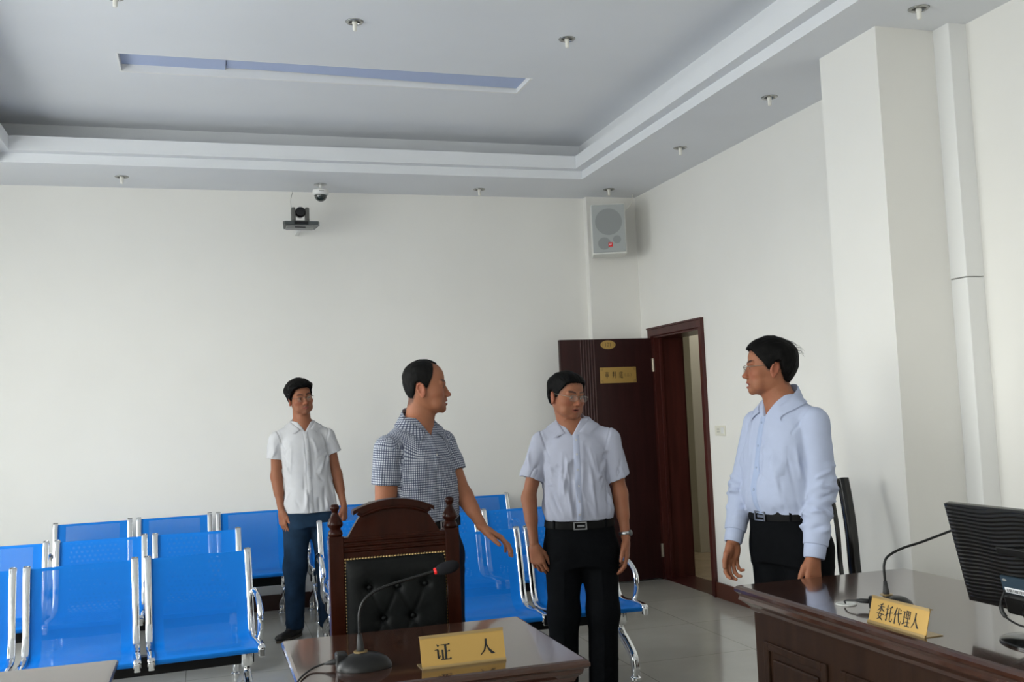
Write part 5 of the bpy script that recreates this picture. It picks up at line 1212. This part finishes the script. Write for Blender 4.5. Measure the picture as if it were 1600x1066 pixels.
PEOPLE.append(dict(label='person with receding dark hair in a grey checked polo shirt, in profile facing right', root=(.95, 4.35), seed=21, yaw=33, c=(-.060, 0), belt=.988,
    rows=[(.985, .162, -.120, .106, .035, 0), (1.02, .170, -.130, .112, .035, 0), (1.08, .170, -.134, .108, .028, 0), (1.16, .168, -.130, .106, .018, 0), (1.24, .172, -.126, .112, .01, 0), (1.30, .170, -.116, .112, .004, 0), (1.345, .150, -.098, .102, .002, 0), (1.385, .108, -.078, .088, 0, 0), (1.42, .078, -.062, .072, 0, 0), (1.445, .064, -.05, .06, 0, 0)],
    neck_base=(-.052, .015, 1.412), bk=.92, head=(-.012, -.005, 1.578), head_rot=(76, 1, 1), head_scale=.99, hairline='receding', hair_th=dict(side=.006, top=.007, back=.001), hair_mat='hair_greying', gaze=0, fade=.75, tone=1.0, neck=1.06, jaw=1.06, mouth=.25,
    arms=[dict(S=(-.204, -.093, 1.320), E=(-.224, -.090, 1.065), W=(-.190, -.145, .830), d=(.1, -.2, -1), pal=(.9, .5, 0), side=1, sleeve=dict(hem=(-.218, -.092, 1.168), r1=.060, r2=.062), r=1.08),
          dict(S=(.084, .093, 1.330), E=(.152, .035, 1.100), W=(.196, -.105, .965), d=(.78, -.40, -.48), pal=(.1, -.25, -1), side=-1, sleeve=dict(hem=(.120, .062, 1.200), r1=.055, r2=.058), curl=(14, 20, 14), spread=2.6, thumb=(1.2, .2), r=.86)],
    shirt='shirt_check', v_z=1.362, placket_end=1.245, buttons=[1.285], fold_amp=.7, n_waist=22, collar=dict(back=1.492, open=.36, drop=.052, tip=.034, spread=1.),
    trousers=dict(mat='trousers_navy', hem=.05, crease=True, rows=[(.78, .160, -.110, .122, .035, 0), (.86, .172, -.115, .128, .035, 0), (.94, .166, -.118, .112, .035, 0), (1.005, .158, -.116, .100, .035, 0)],
        legs=[((-.105, -.045, .83), (-.110, -.06, .47), (-.110, -.02, .05), [.100, .076, .064]), ((.050, .055, .83), (.058, .04, .47), (.060, .07, .05), [.100, .076, .064])]),
    shoes=[((-.11, -.02), 25), ((.060, .07), 42)]))
PEOPLE.append(dict(label='person in glasses, pale blue short-sleeved shirt and black trousers before the open door', root=(1.840, 4.87), seed=31, yaw=-19, c=(-.008, 0), belt=.878,
    rows=[(.892, .172, -.122, .108, .0, 0), (.930, .184, -.138, .118, .0, 0), (.98, .178, -.134, .114, -.004, 0), (1.08, .166, -.126, .108, -.010, 0), (1.17, .168, -.124, .112, -.010, 0), (1.24, .170, -.118, .112, -.006, 0), (1.29, .156, -.104, .104, -.004, 0), (1.335, .120, -.084, .090, 0, 0), (1.372, .080, -.066, .074, 0, 0), (1.405, .064, -.05, .06, 0, 0)],
    neck_base=(-.024, .012, 1.372), head=(-.048, -.010, 1.524), head_rot=(17, 4, -6), head_scale=.975, hairline='full', hair_th=dict(side=.006, top=.014, front=.005, back=.010), hair_mat='hair_black', glasses='half', gaze=24, mouth=.12, fade=.6, tone=.95, w=1.05, jaw=1.05,
    arms=[dict(S=(-.172, .062, 1.292), E=(-.252, .072, 1.015), W=(-.252, .015, .785), d=(.16, -.10, -1), pal=(.75, .75, 0), side=1, sleeve=dict(hem=(-.230, .070, 1.104), r1=.056, r2=.066, nrm=(-.4, 0, -1)), curl=(20, 30, 20), r=.87),
          dict(S=(.156, -.058, 1.294), E=(.206, -.050, 1.020), W=(.205, -.095, .790), d=(-.04, -.08, -1), pal=(-.9, .5, 0), side=-1, sleeve=dict(hem=(.192, -.052, 1.092), r1=.058, r2=.070, nrm=(.4, 0, -1)), curl=(14, 22, 14), r=.87)],
    shirt='shirt_pale_blue', placket_mat='shirt_pale_blue_edge', v_z=1.322, buttons=[1.300, 1.228, 1.150, 1.070, .995, .93], fold_amp=1.25, n_waist=44, collar=dict(back=1.452, open=.42, drop=.048, tip=.026),
    trousers=dict(mat='trousers_black', hem=.045, crease=True, rows=[(.66, .160, -.106, .116, .0, 0), (.74, .184, -.116, .126, .0, 0), (.80, .184, -.118, .122, .0, 0), (.86, .174, -.118, .108, .0, 0), (.896, .168, -.117, .104, .0, 0)],
        legs=[((-.094, .02, .72), (-.108, .02, .42), (-.112, .055, .045), [.100, .076, .074]), ((.088, -.02, .72), (.088, -.03, .42), (.088, .01, .045), [.100, .077, .075])]),
    shoes=[((-.118, .05), -22), ((.094, .01), 12)], watch=1, watch_dir=(.6, -.7, 0)))
PEOPLE.append(dict(label='person with full black hair, light blue long-sleeved shirt, behind the desk facing left', root=(2.345, 3.76), seed=41, yaw=-82, c=(.010, 0), belt=.985,
    rows=[(.985, .172, -.134, .108, 0, 0), (1.03, .186, -.166, .118, .0, 0), (1.10, .182, -.168, .112, .0, 0), (1.18, .174, -.150, .110, 0, 0), (1.26, .172, -.132, .122, 0, 0), (1.33, .168, -.116, .128, 0, 0), (1.385, .146, -.098, .122, 0, .004), (1.428, .108, -.078, .102, 0, .006), (1.458, .080, -.062, .080, 0, .008), (1.480, .064, -.05, .06, 0, .008)],
    neck_base=(.028, .0, 1.440), head=(-.028, .012, 1.598), head_rot=(-115, -1, 2), head_scale=1.0, hairline='full', hair_th=dict(side=.014, top=.017, front=.001, back=.010), hair_mat='hair_black', wisps=60, glasses='half', mouth=.8, tone=1.0, neck=1.05,
    arms=[dict(S=(.064, -.162, 1.362), E=(.062, -.178, 1.085), W=(-.012, -.215, .838), d=(-.12, -.04, -1), pal=(-.2, .95, 0), side=-1, long=True, sleeve=dict(hem=(.000, -.210, .868), r1=.062, rE=.063, r2=.048), curl=(30, 36, 24), r=.98),
          dict(S=(-.016, .160, 1.358), E=(-.090, .170, 1.090), W=(-.185, .120, .868), d=(-.14, .05, -1), pal=(.1, -.95, 0), side=1, long=True, sleeve=dict(hem=(-.168, .130, .905), r1=.058, rE=.060, r2=.044), curl=(20, 34, 24), r=1.0)],
    shirt='shirt_sky', placket_mat='shirt_sky_light', button_mat='button_blue', v_z=1.388, buttons=[1.366, 1.27, 1.18, 1.09], pocket=(.035, .135, 1.15, 1.27), fold_amp=1.15, n_waist=40, n_body=34, collar=dict(back=1.524, open=.34, drop=.056, tip=.036, spread=1.1), buckle_s=1.0,
    trousers=dict(mat='trousers_black', hem=.05, crease=True, rows=[(.78, .166, -.118, .128, 0, 0), (.86, .178, -.128, .136, 0, 0), (.94, .172, -.134, .120, 0, 0), (1.002, .168, -.130, .104, 0, 0)],
        legs=[((.045, -.085, .83), (.040, -.090, .47), (.055, -.085, .05), [.108, .082, .070]), ((.0, .085, .83), (-.010, .090, .47), (.0, .09, .05), [.106, .082, .070])]),
    shoes=[((.055, -.085), -68), ((.0, .09), -84)]))
for o in PEOPLE: build_person(o)
